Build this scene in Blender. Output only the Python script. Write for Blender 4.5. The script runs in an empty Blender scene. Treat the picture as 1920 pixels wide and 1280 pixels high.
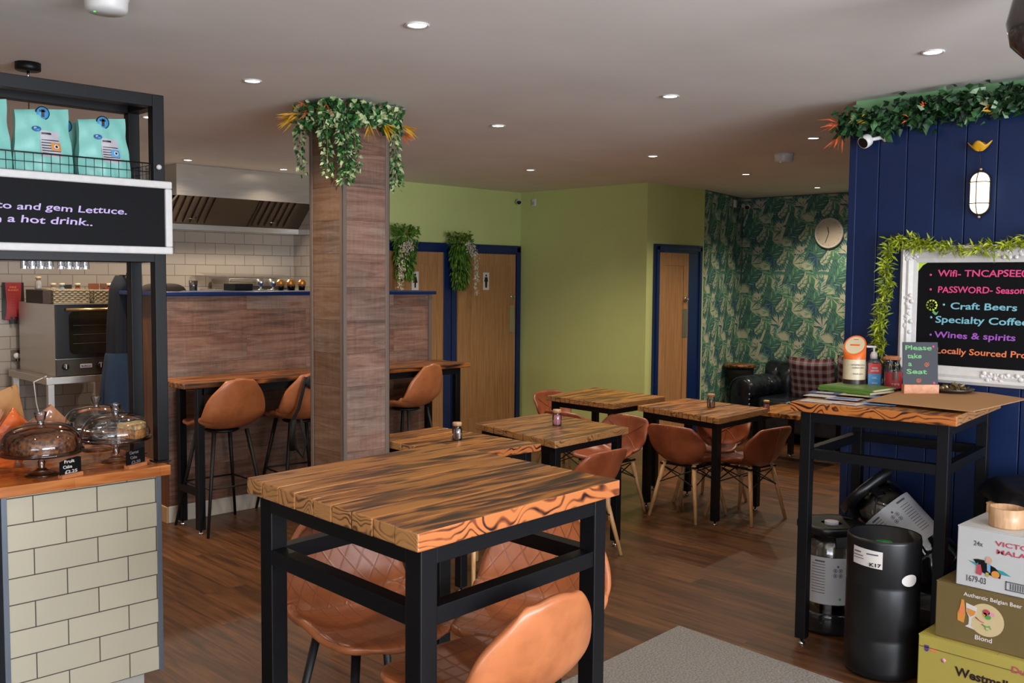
import bpy, bmesh, math, random
from mathutils import Matrix, Vector, noise
random.seed(7)
PI = math.pi
SC = bpy.context.scene
COL = SC.collection
# ------------------------------------------------------------------ camera
def set_camera():
    f, p, ro, yw, H = 1801.0, math.radians(3.738), math.radians(.473), math.radians(44.55), 1.72
    def l2w(v):
        A = Vector((math.cos(yw), math.sin(yw), 0)); B = Vector((-math.sin(yw), math.cos(yw), 0)); v = Vector(v)
        return Vector((v.dot(A), v.dot(B), v.z))
    fw = l2w((0, math.cos(p), -math.sin(p))); dn = l2w((0, -math.sin(p), -math.cos(p))); r0 = l2w((1, 0, 0))
    xr = r0*math.cos(ro) - dn*math.sin(ro); yd = r0*math.sin(ro) + dn*math.cos(ro)
    cam = bpy.data.cameras.new('camera'); o = bpy.data.objects.new('camera', cam); COL.objects.link(o)
    cam.sensor_width = 36; cam.lens = f*36/1920; cam.clip_start = .05; cam.clip_end = 60
    m = Matrix.Identity(4)
    for i in range(3):
        m[i][0] = xr[i]; m[i][1] = -yd[i]; m[i][2] = -fw[i]
    m.translation = (0, 0, H)
    o.matrix_world = m
    SC.camera = o
set_camera()
SC.view_settings.view_transform = 'Standard'; SC.view_settings.look = 'None'
SC.view_settings.gamma = 1; SC.view_settings.use_curve_mapping = False
SC.view_settings.exposure = 0.1
# ------------------------------------------------------------------ world and light
W = bpy.data.worlds.new('world'); SC.world = W; W.use_nodes = True
W.node_tree.nodes['Background'].inputs[0].default_value = (.55, .70, 1, 1)
W.node_tree.nodes['Background'].inputs[1].default_value = .6
def area_light(name, loc, rot, sx, sy, power, col):
    l = bpy.data.lights.new(name, 'AREA'); l.shape = 'RECTANGLE'; l.size = sx; l.size_y = sy; l.energy = power; l.color = col
    o = bpy.data.objects.new(name, l); COL.objects.link(o); o.location = loc; o.rotation_euler = rot
    return o
# daylight entering through the shopfront windows behind the camera
area_light('daylight_front', (1.6, -3.48, 1.55), (PI/2, 0, 0), 4.6, 1.9, 285, (.82, .90, 1))
area_light('daylight_side', (-1.48, -.4, 1.55), (PI/2, 0, -PI/2), 3.0, 1.9, 26, (.78, .87, 1))
# added upward fill lights just inside the windows, to brighten the ceiling
area_light('ceiling_fill_front', (1.6, -3.47, 1.3), (math.radians(118), 0, 0), 4.6, 1.2, 190, (.90, .93, 1))
area_light('ceiling_fill_side', (-1.47, -.4, 1.3), (math.radians(128), 0, -PI/2), 3.0, 1.2, 45, (.90, .93, 1))
DOWNLIGHTS = [(2.47, 4.36), (2.37, 2.94), (4.15, 1.70), (4.20, 3.09), (4.26, 4.47), (6.17, 6.05), (6.12, 4.66), (6.07, 3.27),
              (7.71, 4.81), (9.28, 4.94), (4.66, 7.69), (3.75, 7.69), (2.59, 5.81)]
DOWN_UNSEEN = [(2.3, 1.5), (.5, 3.0), (.5, 1.4), (4.1, .2), (2.2, -.1), (.3, -.1), (.6, 5.8), (.8, 7.6), (2.6, 7.3), (8.0, 3.3), (9.3, 3.3)]  # unseen beams without fittings; one over the kitchen added to brighten it
DL_W = 24
def spot(x, y, z=2.655, w=None):
    l = bpy.data.lights.new('downlight_beam', 'SPOT'); l.energy = DL_W if w is None else w; l.color = (1, .84, .66)
    l.spot_size = math.radians(135); l.spot_blend = .9; l.shadow_soft_size = .03
    o = bpy.data.objects.new('downlight_beam', l); COL.objects.link(o); o.location = (x, y, z)
for _x, _y in DOWNLIGHTS + DOWN_UNSEEN:
    spot(_x, _y, w=DL_W*(3.6 if _y > 5.5 or _x > 7 else 2.2 if _y > 4 or _x > 5.5 else .7))
CE = 2.69
# ------------------------------------------------------------------ materials
def lin(h):
    h = h.lstrip('#'); r = []
    for i in (0, 2, 4):
        v = int(h[i:i+2], 16)/255; r.append(v/12.92 if v <= .04045 else ((v+.055)/1.055)**2.4)
    return (r[0], r[1], r[2], 1)
class NT:
    def __init__(s, name):
        s.m = bpy.data.materials.new(name); s.m.use_nodes = True; s.t = s.m.node_tree; s.b = s.t.nodes['Principled BSDF']
    def n(s, typ, **kw):
        nd = s.t.nodes.new(typ)
        for k, v in kw.items():
            if k.startswith('i_'):
                k = k[2:]; k = int(k) if k.isdigit() else k.replace('_', ' ')
                if isinstance(v, tuple) and len(v) == 2 and hasattr(v[0], 'outputs'): s.t.links.new(v[0].outputs[v[1]], nd.inputs[k])
                elif hasattr(v, 'outputs'): s.t.links.new(v.outputs[0], nd.inputs[k])
                else: nd.inputs[k].default_value = v
            else: setattr(nd, k, v)
        return nd
    def l(s, a, ao, b, bi): s.t.links.new(a.outputs[ao], b.inputs[bi])
    def base(s, nd, out=0): s.t.links.new(nd.outputs[out], s.b.inputs['Base Color'])
    def set(s, **kw):
        for k, v in kw.items(): s.b.inputs[k.replace('_', ' ')].default_value = v
        return s
    def ramp(s, src, stops, out=0):
        r = s.t.nodes.new('ShaderNodeValToRGB'); s.t.links.new(src.outputs[out], r.inputs[0]); e = r.color_ramp.elements
        while len(e) < len(stops): e.new(.5)
        for i, (p, c) in enumerate(stops): e[i].position = p; e[i].color = lin(c) if isinstance(c, str) else c
        return r
    def mix(s, fac, a, b, mode='MIX'):
        m = s.t.nodes.new('ShaderNodeMix'); m.data_type = 'RGBA'; m.blend_type = mode
        for k, v in ((0, fac), (6, a), (7, b)):
            if hasattr(v, 'outputs'): s.t.links.new(v.outputs[0], m.inputs[k])
            elif k == 0: m.inputs[0].default_value = v
            else: m.inputs[k].default_value = lin(v) if isinstance(v, str) else v
        class O: pass
        s.last = m; return _Out(m, 2)
    def bump(s, src, strength=.3, dist=.01, out=0):
        b = s.t.nodes.new('ShaderNodeBump'); b.inputs['Strength'].default_value = strength; b.inputs['Distance'].default_value = dist
        s.t.links.new(src.outputs[out], b.inputs['Height']); s.t.links.new(b.outputs[0], s.b.inputs['Normal']); return b
class _Out:
    def __init__(s, nd, i): s.nd = nd; s.outputs = [nd.outputs[i]]
def plain(name, col, rough=.5, metal=0, **kw):
    t = NT(name); t.set(Base_Color=lin(col), Roughness=rough, Metallic=metal)
    if 'emit' in kw: t.set(Emission_Color=lin(kw.get('ecol', col)), Emission_Strength=kw['emit'])
    if 'coat' in kw: t.set(Coat_Weight=kw['coat'])
    if 'trans' in kw: t.set(Transmission_Weight=kw['trans'], IOR=kw.get('ior', 1.45))
    if 'alpha' in kw: t.set(Alpha=kw['alpha'])
    # faint natural variation so that no surface is perfectly flat in tone
    if kw.get('var', 1) and metal < .5 and 'trans' not in kw:
        co = t.n('ShaderNodeTexCoord'); nz = t.n('ShaderNodeTexNoise', i_Scale=kw.get('vs', 9.0), i_Detail=3.0); t.l(co, 'Object', nz, 'Vector')
        r = t.n('ShaderNodeMapRange'); t.l(nz, 0, r, 0); r.inputs[3].default_value = .88; r.inputs[4].default_value = 1.1
        h = t.n('ShaderNodeHueSaturation'); h.inputs['Color'].default_value = lin(col); t.l(r, 0, h, 'Value'); t.base(h)
    return t.m
def lowspec(*a, **k):
    m = plain(*a, **k); m.node_tree.nodes['Principled BSDF'].inputs['Specular IOR Level'].default_value = .15; return m
def coords(t, scale=(1, 1, 1), loc=(0, 0, 0), rot=(0, 0, 0), kind='Object'):
    co = t.n('ShaderNodeTexCoord'); mp = t.n('ShaderNodeMapping'); t.l(co, kind, mp, 'Vector')
    mp.inputs['Scale'].default_value = scale; mp.inputs['Location'].default_value = loc; mp.inputs['Rotation'].default_value = rot
    return mp
def plank_offset(t, scale, amt=7.0):
    """object coordinates shifted per plank by the face attribute rnd"""
    co = t.n('ShaderNodeTexCoord'); at = t.n('ShaderNodeAttribute', attribute_name='rnd')
    sc = t.n('ShaderNodeMath', operation='MULTIPLY'); t.l(at, 'Fac', sc, 0); sc.inputs[1].default_value = amt
    ad = t.n('ShaderNodeVectorMath', operation='ADD'); t.l(co, 'Object', ad, 0)
    cb = t.n('ShaderNodeCombineXYZ'); t.l(sc, 0, cb, 0); t.l(sc, 0, cb, 2); t.l(cb, 0, ad, 1)
    mp = t.n('ShaderNodeMapping'); t.l(ad, 0, mp, 'Vector'); mp.inputs['Scale'].default_value = scale
    return mp, at
def torched_wood(name, light='#b98243', mid='#7d4c20', dark='#1f120b', edge=0, sat=1):
    t = NT(name)
    mp, at = plank_offset(t, (1.0, 1, 1))
    # flame pattern: long char patches
    m1 = t.n('ShaderNodeMapping', i_Scale=(2.2, 26, 26)); t.l(mp, 0, m1, 'Vector')
    n1 = t.n('ShaderNodeTexNoise', i_Scale=1.0, i_Detail=5.0, i_Roughness=.62, i_Distortion=.5); t.l(m1, 0, n1, 'Vector')
    # grain rings
    m2 = t.n('ShaderNodeMapping', i_Scale=(2.2, 15, 15)); t.l(mp, 0, m2, 'Vector')
    n2 = t.n('ShaderNodeTexNoise', i_Scale=.8, i_Detail=1.0, i_Roughness=.4, i_Distortion=.9); t.l(m2, 0, n2, 'Vector')
    mu = t.n('ShaderNodeMath', operation='MULTIPLY'); t.l(n2, 0, mu, 0); mu.inputs[1].default_value = 26
    sn = t.n('ShaderNodeMath', operation='SINE'); t.l(mu, 0, sn, 0)
    mr = t.n('ShaderNodeMapRange'); t.l(sn, 0, mr, 0); mr.inputs[1].default_value = -1
    mr.inputs[3].default_value = -.085 if not edge else -.15; mr.inputs[4].default_value = .085 if not edge else .15
    ad = t.n('ShaderNodeMath', operation='ADD'); t.l(n1, 0, ad, 0); t.l(mr, 0, ad, 1)
    am = t.n('ShaderNodeMath', operation='MULTIPLY_ADD'); t.l(at, 'Fac', am, 0); am.inputs[1].default_value = .13; am.inputs[2].default_value = -.075
    ad2 = t.n('ShaderNodeMath', operation='ADD'); t.l(ad, 0, ad2, 0); t.l(am, 0, ad2, 1)
    r = t.ramp(ad2, [(.30, dark), (.39, '#51311a'), (.47, mid), (.57, light), (.74, light)])
    t.base(r)
    rr = t.n('ShaderNodeMapRange'); t.l(n1, 0, rr, 0); rr.inputs[3].default_value = .42; rr.inputs[4].default_value = .26
    t.l(rr, 0, t.b, 'Roughness'); t.bump(ad, .15, .004); t.set(Coat_Weight=.25, Coat_Roughness=.25)
    return t.m
def edge_wood(name, light, mid, dark, per=70.0):
    """side grain with wavy scorched growth lines"""
    t = NT(name); mp, at = plank_offset(t, (1, 1, 1), 3.0)
    m1 = t.n('ShaderNodeMapping', i_Scale=(5.5, 7, 9)); t.l(mp, 0, m1, 'Vector'); n1 = t.n('ShaderNodeTexNoise', i_Scale=1.0, i_Detail=1.5, i_Roughness=.45, i_Distortion=.8); t.l(m1, 0, n1, 'Vector')
    sp = t.n('ShaderNodeSeparateXYZ'); t.l(mp, 0, sp, 0); z = t.n('ShaderNodeMath', operation='MULTIPLY'); t.l(sp, 'Z', z, 0); z.inputs[1].default_value = per*5
    a = t.n('ShaderNodeMath', operation='MULTIPLY_ADD'); t.l(n1, 0, a, 0); a.inputs[1].default_value = per; t.l(z, 0, a, 2)
    s_ = t.n('ShaderNodeMath', operation='SINE'); t.l(a, 0, s_, 0)
    n2 = t.n('ShaderNodeTexNoise', i_Scale=9.0, i_Detail=2.0); t.l(mp, 0, n2, 'Vector'); k = t.n('ShaderNodeMath', operation='MULTIPLY_ADD'); t.l(n2, 0, k, 0); k.inputs[1].default_value = 2.6; t.l(s_, 0, k, 2)
    mr = t.n('ShaderNodeMapRange'); t.l(k, 0, mr, 0); mr.inputs[1].default_value = 0; mr.inputs[2].default_value = 2.4
    r = t.ramp(mr, [(.05, dark), (.22, mid), (.44, light), (1, light)]); t.base(r); t.set(Roughness=.38, Coat_Weight=.2); t.bump(mr, .2, .003); return t.m
M = {}
M['top'] = torched_wood('torched_pine', '#ae7234', '#824c1e', '#2a180d')
M['topedge'] = edge_wood('torched_pine_edge', '#b96e3b', '#8a4722', '#20100c', 40.0)
M['topend'] = edge_wood('torched_pine_end_grain', '#ab7a49', '#906238', '#5e3d27', 60.0)
M['topdark'] = torched_wood('torched_pine_dark', '#a56d30', '#754619', '#28180c')
M['ledgeside'] = edge_wood('torched_pine_long_side', '#b4682c', '#6e3515', '#1c0d08', 45.0)
M['ledge'] = torched_wood('torched_pine_ledge', '#ad6a30', '#7b4219', '#1d0f08')
M['steel'] = plain('black_steel', '#0c0c0f', .42, 0, var=0); M['steel'].node_tree.nodes['Principled BSDF'].inputs['Specular IOR Level'].default_value = .28
M['steel2'] = plain('black_powder_coat', '#0b0b0d', .5, 0, var=0)
M['chrome'] = plain('chrome', '#cfcfcf', .18, 1)
M['white'] = plain('white_plastic', '#d8d6d2', .35)
M['black'] = plain('black_plastic', '#101012', .35, var=0)
M['matblack'] = plain('matt_black', '#0c0c0d', .8, var=0)
M['blue'] = plain('navy_paint', '#10244c', .38)
M['bluetrim'] = plain('navy_gloss_trim', '#122859', .3)
M['glass'] = NT('clear_glass').set(Base_Color=(1, 1, 1, 1), Roughness=.02, Transmission_Weight=1.0, IOR=1.25).m
def thin_glass(name, tint, refl=.12):
    t = NT(name); o = t.t.nodes['Material Output']
    tr = t.n('ShaderNodeBsdfTransparent', i_Color=tint); gl = t.n('ShaderNodeBsdfGlossy', i_Roughness=.03)
    fr = t.n('ShaderNodeFresnel', i_IOR=1.45); ms = t.n('ShaderNodeMixShader')
    mm = t.n('ShaderNodeMath', operation='MULTIPLY_ADD'); t.l(fr, 0, mm, 0); mm.inputs[1].default_value = .9; mm.inputs[2].default_value = refl*.35
    t.l(mm, 0, ms, 0); t.l(tr, 0, ms, 1); t.l(gl, 0, ms, 2); t.l(ms, 0, o, 0); return t.m
M['thin'] = thin_glass('blown_glass', (.97, .975, .97, 1), .22)
M['stainless'] = None
def stainless():
    t = NT('brushed_stainless'); mp = coords(t, (2, 2, 120)); nz = t.n('ShaderNodeTexNoise', i_Scale=3.0, i_Detail=2.0); t.l(mp, 0, nz, 'Vector')
    r = t.n('ShaderNodeMapRange'); t.l(nz, 0, r, 0); r.inputs[3].default_value = .26; r.inputs[4].default_value = .42
    t.l(r, 0, t.b, 'Roughness'); t.set(Base_Color=lin('#cfc8be'), Metallic=1.0, Anisotropic=.6); t.bump(nz, .04, .001); return t.m
M['stainless'] = stainless()
def tiles(name, axis, tile='#aca493', grout='#55504a', w=.205, h=.103, off=(0, 0), gr=.003, rough=.12):
    """brick tiles; axis 'X' wall runs along X (faces -Y), 'Y' wall runs along Y"""
    t = NT(name); co = t.n('ShaderNodeTexCoord'); sp = t.n('ShaderNodeSeparateXYZ'); t.l(co, 'Object', sp, 0)
    cb = t.n('ShaderNodeCombineXYZ'); t.l(sp, axis, cb, 0); t.l(sp, 'Z', cb, 1)
    mp = t.n('ShaderNodeMapping'); t.l(cb, 0, mp, 'Vector'); mp.inputs['Location'].default_value = (off[0], off[1], 0)
    br = t.n('ShaderNodeTexBrick', i_Scale=1.0, i_Mortar_Size=gr/1.0, i_Mortar_Smooth=.1, i_Bias=0.0)
    br.inputs['Brick Width'].default_value = w; br.inputs['Row Height'].default_value = h
    a = lin(tile); br.inputs['Color1'].default_value = a; br.inputs['Color2'].default_value = tuple(v*.93 for v in a[:3])+(1,); br.inputs['Mortar'].default_value = lin(grout)
    t.l(mp, 0, br, 'Vector'); t.base(br)
    bp = t.bump(br, .6, .0025, 1); bp.invert = True
    rr = t.n('ShaderNodeMapRange'); t.l(br, 1, rr, 0); rr.inputs[3].default_value = rough; rr.inputs[4].default_value = .8; t.l(rr, 0, t.b, 'Roughness')
    return t.m
M['tile_counter'] = tiles('cream_metro_tiles', 'X', '#c5bda6', '#4c463c', .236, .1005, (.075, .01), .0022, .25)
M['tile_kitchen'] = tiles('white_metro_tiles', 'X', '#a39a90', '#6f655c', .205, .1035, (.05, .035), .003, .12)
M['tile_side'] = tiles('white_metro_tiles_return', 'Y', '#a39a90', '#6f655c', .205, .1035, (.05, .035), .003, .12)
def rustic(name, cols, axis, row=.185, scale=1.0):
    """wide horizontal laminate boards with saw marks; axis is the horizontal run"""
    t = NT(name); co = t.n('ShaderNodeTexCoord'); sp = t.n('ShaderNodeSeparateXYZ'); t.l(co, 'Object', sp, 0)
    cb = t.n('ShaderNodeCombineXYZ'); t.l(sp, axis, cb, 0); t.l(sp, 'Z', cb, 1)
    br = t.n('ShaderNodeTexBrick', i_Scale=1.0, i_Mortar_Size=.0012, i_Mortar_Smooth=.2); br.offset = .37; br.offset_frequency = 2
    br.inputs['Brick Width'].default_value = 1.35; br.inputs['Row Height'].default_value = row
    br.inputs['Color1'].default_value = (0, 0, 0, 1); br.inputs['Color2'].default_value = (1, 1, 1, 1); br.inputs['Mortar'].default_value = (.5, .5, .5, 1)
    t.l(cb, 0, br, 'Vector')
    # per board offset
    vm = t.n('ShaderNodeVectorMath', operation='MULTIPLY_ADD'); t.l(br, 0, vm, 0); vm.inputs[1].default_value = (9, 5, 3); t.l(cb, 0, vm, 2)
    mp = t.n('ShaderNodeMapping', i_Scale=(2.5, 26, 1)); t.l(vm, 0, mp, 'Vector')
    n1 = t.n('ShaderNodeTexNoise', i_Scale=1.2, i_Detail=7.0, i_Roughness=.68, i_Distortion=.7); t.l(mp, 0, n1, 'Vector')
    mp2 = t.n('ShaderNodeMapping', i_Scale=(60, 5, 1)); t.l(vm, 0, mp2, 'Vector')
    n2 = t.n('ShaderNodeTexNoise', i_Scale=1.0, i_Detail=3.0, i_Roughness=.6); t.l(mp2, 0, n2, 'Vector')
    ad = t.n('ShaderNodeMath', operation='MULTIPLY_ADD'); t.l(n2, 0, ad, 0); ad.inputs[1].default_value = .22; t.l(n1, 0, ad, 2)
    bw = t.n('ShaderNodeMath', operation='MULTIPLY_ADD'); t.l(br, 0, bw, 0); bw.inputs[1].default_value = .22; t.l(ad, 0, bw, 2)
    r = t.ramp(bw, [(.42, cols[0]), (.58, cols[1]), (.74, cols[2]), (.92, cols[3])])
    # some boards and patches are weathered grey
    g1 = t.n('ShaderNodeTexNoise', i_Scale=2.2, i_Detail=2.0); t.l(vm, 0, g1, 'Vector'); gr_ = t.n('ShaderNodeMapRange'); t.l(g1, 0, gr_, 0); gr_.inputs[1].default_value = .48; gr_.inputs[2].default_value = .68; gr_.inputs[4].default_value = .55
    gb = t.ramp(bw, [(.42, '#3f3833'), (.7, '#6b625a'), (.95, '#8d857c')]); r = t.mix(gr_, r, gb)
    mx = t.mix(_Out(br, 1), r, cols[0]); t.t.links.new(mx.outputs[0], t.b.inputs['Base Color'])
    t.set(Roughness=.5); t.bump(ad, .2, .004); return t.m
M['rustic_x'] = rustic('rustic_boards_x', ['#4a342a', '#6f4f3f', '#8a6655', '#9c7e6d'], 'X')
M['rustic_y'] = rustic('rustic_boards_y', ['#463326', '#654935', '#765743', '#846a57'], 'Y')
def floor_mat():
    t = NT('dark_plank_floor'); co = t.n('ShaderNodeTexCoord'); sp = t.n('ShaderNodeSeparateXYZ'); t.l(co, 'Object', sp, 0)
    cb = t.n('ShaderNodeCombineXYZ'); t.l(sp, 'Y', cb, 0); t.l(sp, 'X', cb, 1)
    br = t.n('ShaderNodeTexBrick', i_Scale=1.0, i_Mortar_Size=.0012, i_Mortar_Smooth=.2); br.offset = .41; br.offset_frequency = 3
    br.inputs['Brick Width'].default_value = 1.2; br.inputs['Row Height'].default_value = .15
    br.inputs['Color1'].default_value = (0, 0, 0, 1); br.inputs['Color2'].default_value = (1, 1, 1, 1); br.inputs['Mortar'].default_value = (.2, .2, .2, 1)
    t.l(cb, 0, br, 'Vector')
    vm = t.n('ShaderNodeVectorMath', operation='MULTIPLY_ADD'); t.l(br, 0, vm, 0); vm.inputs[1].default_value = (9, 5, 3); t.l(cb, 0, vm, 2)
    mp = t.n('ShaderNodeMapping', i_Scale=(1.5, 22, 1)); t.l(vm, 0, mp, 'Vector')
    n1 = t.n('ShaderNodeTexNoise', i_Scale=1.4, i_Detail=5.0, i_Roughness=.6, i_Distortion=.6); t.l(mp, 0, n1, 'Vector')
    bw = t.n('ShaderNodeMath', operation='MULTIPLY_ADD'); t.l(br, 0, bw, 0); bw.inputs[1].default_value = .16; t.l(n1, 0, bw, 2)
    r = t.ramp(bw, [(.32, '#2a180e'), (.5, '#432915'), (.66, '#5c391e'), (.82, '#6f4727')])
    mx = t.mix(_Out(br, 1), r, '#24140c'); t.t.links.new(mx.outputs[0], t.b.inputs['Base Color'])
    t.set(Roughness=.36); t.bump(n1, .08, .002); return t.m
M['floor'] = floor_mat()
M['ceiling'] = plain('white_ceiling_paint', '#ece6df', .85, vs=1.5)
M['green'] = plain('pale_green_paint', '#c6d088', .8, vs=1.5)
M['green2'] = plain('mint_green_paint', '#8fbf8a', .8)
M['cream'] = plain('cream_wall', '#a99d8c', .8)
M['skirt'] = plain('white_gloss_skirting', '#c4beb4', .35)
M['rawwood'] = plain('bare_softwood', '#b08a5e', .6)
M['greytrim'] = plain('grey_corner_trim', '#6f5f54', .45)
M['alu'] = plain('grey_metal_trim', '#737b86', .35, .6)
def doorwood():
    t = NT('oak_door_veneer'); mp = coords(t, (30, 30, 1.3)); nz = t.n('ShaderNodeTexNoise', i_Scale=2.0, i_Detail=5.0, i_Roughness=.6, i_Distortion=.4); t.l(mp, 0, nz, 'Vector')
    r = t.ramp(nz, [(.3, '#966b42'), (.55, '#ae8155'), (.75, '#bb9063')]); t.base(r); t.set(Roughness=.45); return t.m
M['door'] = doorwood()
def woodplain(name, cs, sc=(1.5, 22, 22), rough=.4, coat=.1):
    t = NT(name); mp = coords(t, sc); nz = t.n('ShaderNodeTexNoise', i_Scale=2.0, i_Detail=5.0, i_Roughness=.6, i_Distortion=.6); t.l(mp, 0, nz, 'Vector')
    r = t.ramp(nz, [(.3, cs[0]), (.52, cs[1]), (.72, cs[2])]); t.base(r); t.set(Roughness=rough, Coat_Weight=coat); return t.m
def butcher():
    t = NT('oiled_block_worktop'); co = t.n('ShaderNodeTexCoord')
    br = t.n('ShaderNodeTexBrick', i_Scale=1.0, i_Mortar_Size=.0006); br.offset = .4; br.offset_frequency = 2
    br.inputs['Brick Width'].default_value = .34; br.inputs['Row Height'].default_value = .042
    br.inputs['Color1'].default_value = (0, 0, 0, 1); br.inputs['Color2'].default_value = (1, 1, 1, 1); t.l(co, 'Object', br, 'Vector')
    mp = coords(t, (3, 30, 30)); nz = t.n('ShaderNodeTexNoise', i_Scale=1.5, i_Detail=4.0, i_Distortion=.5); t.l(mp, 0, nz, 'Vector')
    bw = t.n('ShaderNodeMath', operation='MULTIPLY_ADD'); t.l(br, 0, bw, 0); bw.inputs[1].default_value = .3; t.l(nz, 0, bw, 2)
    r = t.ramp(bw, [(.35, '#7c3d16'), (.6, '#a85a24'), (.85, '#c47a3c')]); t.base(r); t.set(Roughness=.25, Coat_Weight=.3); return t.m
M['butcher'] = butcher()
M['paleleg'] = woodplain('pale_beech', ['#b5824f', '#cf9e69', '#dcb280'], (20, 20, 2))
M['barwoodend'] = woodplain('dark_stained_panel', ['#4a2a16', '#62381d', '#754726'], (20, 20, 1.5))
M['signwood'] = woodplain('sign_block_wood', ['#a9623a', '#c07c4e', '#cf9064'], (2, 20, 20))
M['palewood'] = woodplain('pale_turned_wood', ['#a97c55', '#c39a73', '#d3b08c'], (20, 20, 3))
M['card'] = plain('brown_cardboard', '#ad8155', .8, vs=3)
def leather(name, c1, c2, quilt=None, rough=.36):
    t = NT(name); co = t.n('ShaderNodeTexCoord'); nz = t.n('ShaderNodeTexNoise', i_Scale=7.0, i_Detail=5.0, i_Roughness=.6); t.l(co, 'Object', nz, 'Vector')
    r = t.ramp(nz, [(.35, c1), (.65, c2)])
    nf = t.n('ShaderNodeTexNoise', i_Scale=160.0, i_Detail=2.0); t.l(co, 'Object', nf, 'Vector')
    src = nf
    if quilt:
        uv = t.n('ShaderNodeUVMap', uv_map='UVMap'); sp = t.n('ShaderNodeSeparateXYZ'); t.l(uv, 0, sp, 0)
        def line(expr_a, expr_b, per):
            a = t.n('ShaderNodeMath', operation='MULTIPLY_ADD'); t.l(sp, 'X', a, 0); a.inputs[1].default_value = expr_a
            b = t.n('ShaderNodeMath', operation='MULTIPLY_ADD'); t.l(sp, 'Y', b, 0); b.inputs[1].default_value = expr_b; b.inputs[2].default_value = 10
            t.l(b, 0, a, 2)
            p = t.n('ShaderNodeMath', operation='PINGPONG'); t.l(a, 0, p, 0); p.inputs[1].default_value = per/2
            s = t.n('ShaderNodeMapRange'); t.l(p, 0, s, 0); s.inputs[1].default_value = 0; s.inputs[2].default_value = per*.09
            return s
        # squares on the seat (v<.42), diamonds on the back
        def pair(a1, b1, a2, b2, per):
            x = line(a1, b1, per); y = line(a2, b2, per); m = t.n('ShaderNodeMath', operation='MINIMUM'); t.l(x, 0, m, 0); t.l(y, 0, m, 1); return m
        sq = pair(1, 0, 0, 1, .05); di = pair(.85, .55, -.85, .55, .055)
        st = t.n('ShaderNodeMath', operation='GREATER_THAN'); t.l(sp, 'Y', st, 0); st.inputs[1].default_value = .40
        mx = t.n('ShaderNodeMix'); t.l(st, 0, mx, 0); t.l(sq, 0, mx, 2); t.l(di, 0, mx, 3)
        dk = t.mix(_Out(mx, 0), c1, r); t.t.links.new(dk.outputs[0], t.b.inputs['Base Color'])
        src = mx
        h = t.n('ShaderNodeMath', operation='MULTIPLY_ADD'); t.l(nf, 0, h, 0); h.inputs[1].default_value = .06; t.l(mx, 0, h, 2)
        t.bump(h, .4, .0018)
    else:
        t.base(r); t.bump(nf, .12, .001)
    t.set(Roughness=rough, Coat_Weight=.15, Coat_Roughness=.3); return t.m
M['tan'] = leather('tan_leather', '#9c5831', '#b96f43')
M['tanq'] = leather('tan_quilted_leather', '#8c4c29', '#ad6238', quilt=1)
M['tandark'] = leather('chestnut_leather', '#7c3b20', '#99502f')
M['blackleather'] = leather('black_leather', '#0f1419', '#1a2028', rough=.22)
M['chalk'] = lowspec('chalkboard', '#0b0b0e', .6, var=0)
M['slate'] = lowspec('small_slate', '#0e0e10', .6, var=0)
M['whiteframe'] = plain('white_painted_frame', '#cfccc8', .45, vs=40)
M['pink'] = plain('chalk_pink', '#d8447f', .7, var=0); M['cyan'] = plain('chalk_cyan', '#78b6c6', .7, var=0)
M['purple'] = plain('chalk_purple', '#9a55b8', .7, var=0); M['orange'] = plain('chalk_orange', '#dd7a4e', .7, var=0)
M['lilac'] = plain('chalk_lilac', '#c3aede', .7, var=0); M['greenchalk'] = plain('chalk_green', '#69a86c', .7, var=0)
M['limechalk'] = plain('chalk_lime', '#c4d94a', .7, var=0); M['whitechalk'] = plain('chalk_white', '#d8d0c8', .7, var=0)
M['dimchalk'] = plain('chalk_dim', '#77706f', .7, var=0)
M['lens'] = plain('lit_lens', '#fff0dc', .4, emit=14, ecol='#fff3e2', var=0)
M['bulk'] = plain('lit_bulkhead_glass', '#fff0d8', .4, emit=3.2, ecol='#ffe0b0', var=0)
def foliage(name, stops, rough=.5):
    t = NT(name); at = t.n('ShaderNodeAttribute', attribute_name='rnd'); r = t.ramp(at, stops, out=2); r.color_ramp.interpolation = 'LINEAR'
    t.base(r); t.set(Roughness=rough); return t.m
M['ivy'] = foliage('ivy_leaves', [(0, '#1f4425'), (.45, '#2f6a2e'), (.62, '#4f8a3c'), (.72, '#b9c78c'), (1, '#cdd6a6')])
M['ivydark'] = foliage('dark_ivy_leaves', [(0, '#122a17'), (.5, '#1f4622'), (.85, '#3a6a34'), (.93, '#a9bfa0'), (1, '#b9cbb2')])
M['spike'] = foliage('autumn_spikes', [(0, '#c98a12'), (.5, '#d8a41c'), (.55, '#cf5a26'), (1, '#dd6a3c')])
M['lime'] = foliage('willow_leaves', [(0, '#5c6a10'), (.5, '#8a9a14'), (1, '#b4c022')])
M['fern'] = foliage('green_hanging_leaves', [(0, '#27490f'), (.5, '#47781c'), (1, '#6f9a2c')])
M['petal'] = foliage('white_blossom', [(0, '#b9ae92'), (1, '#d9d2bd')])
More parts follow.
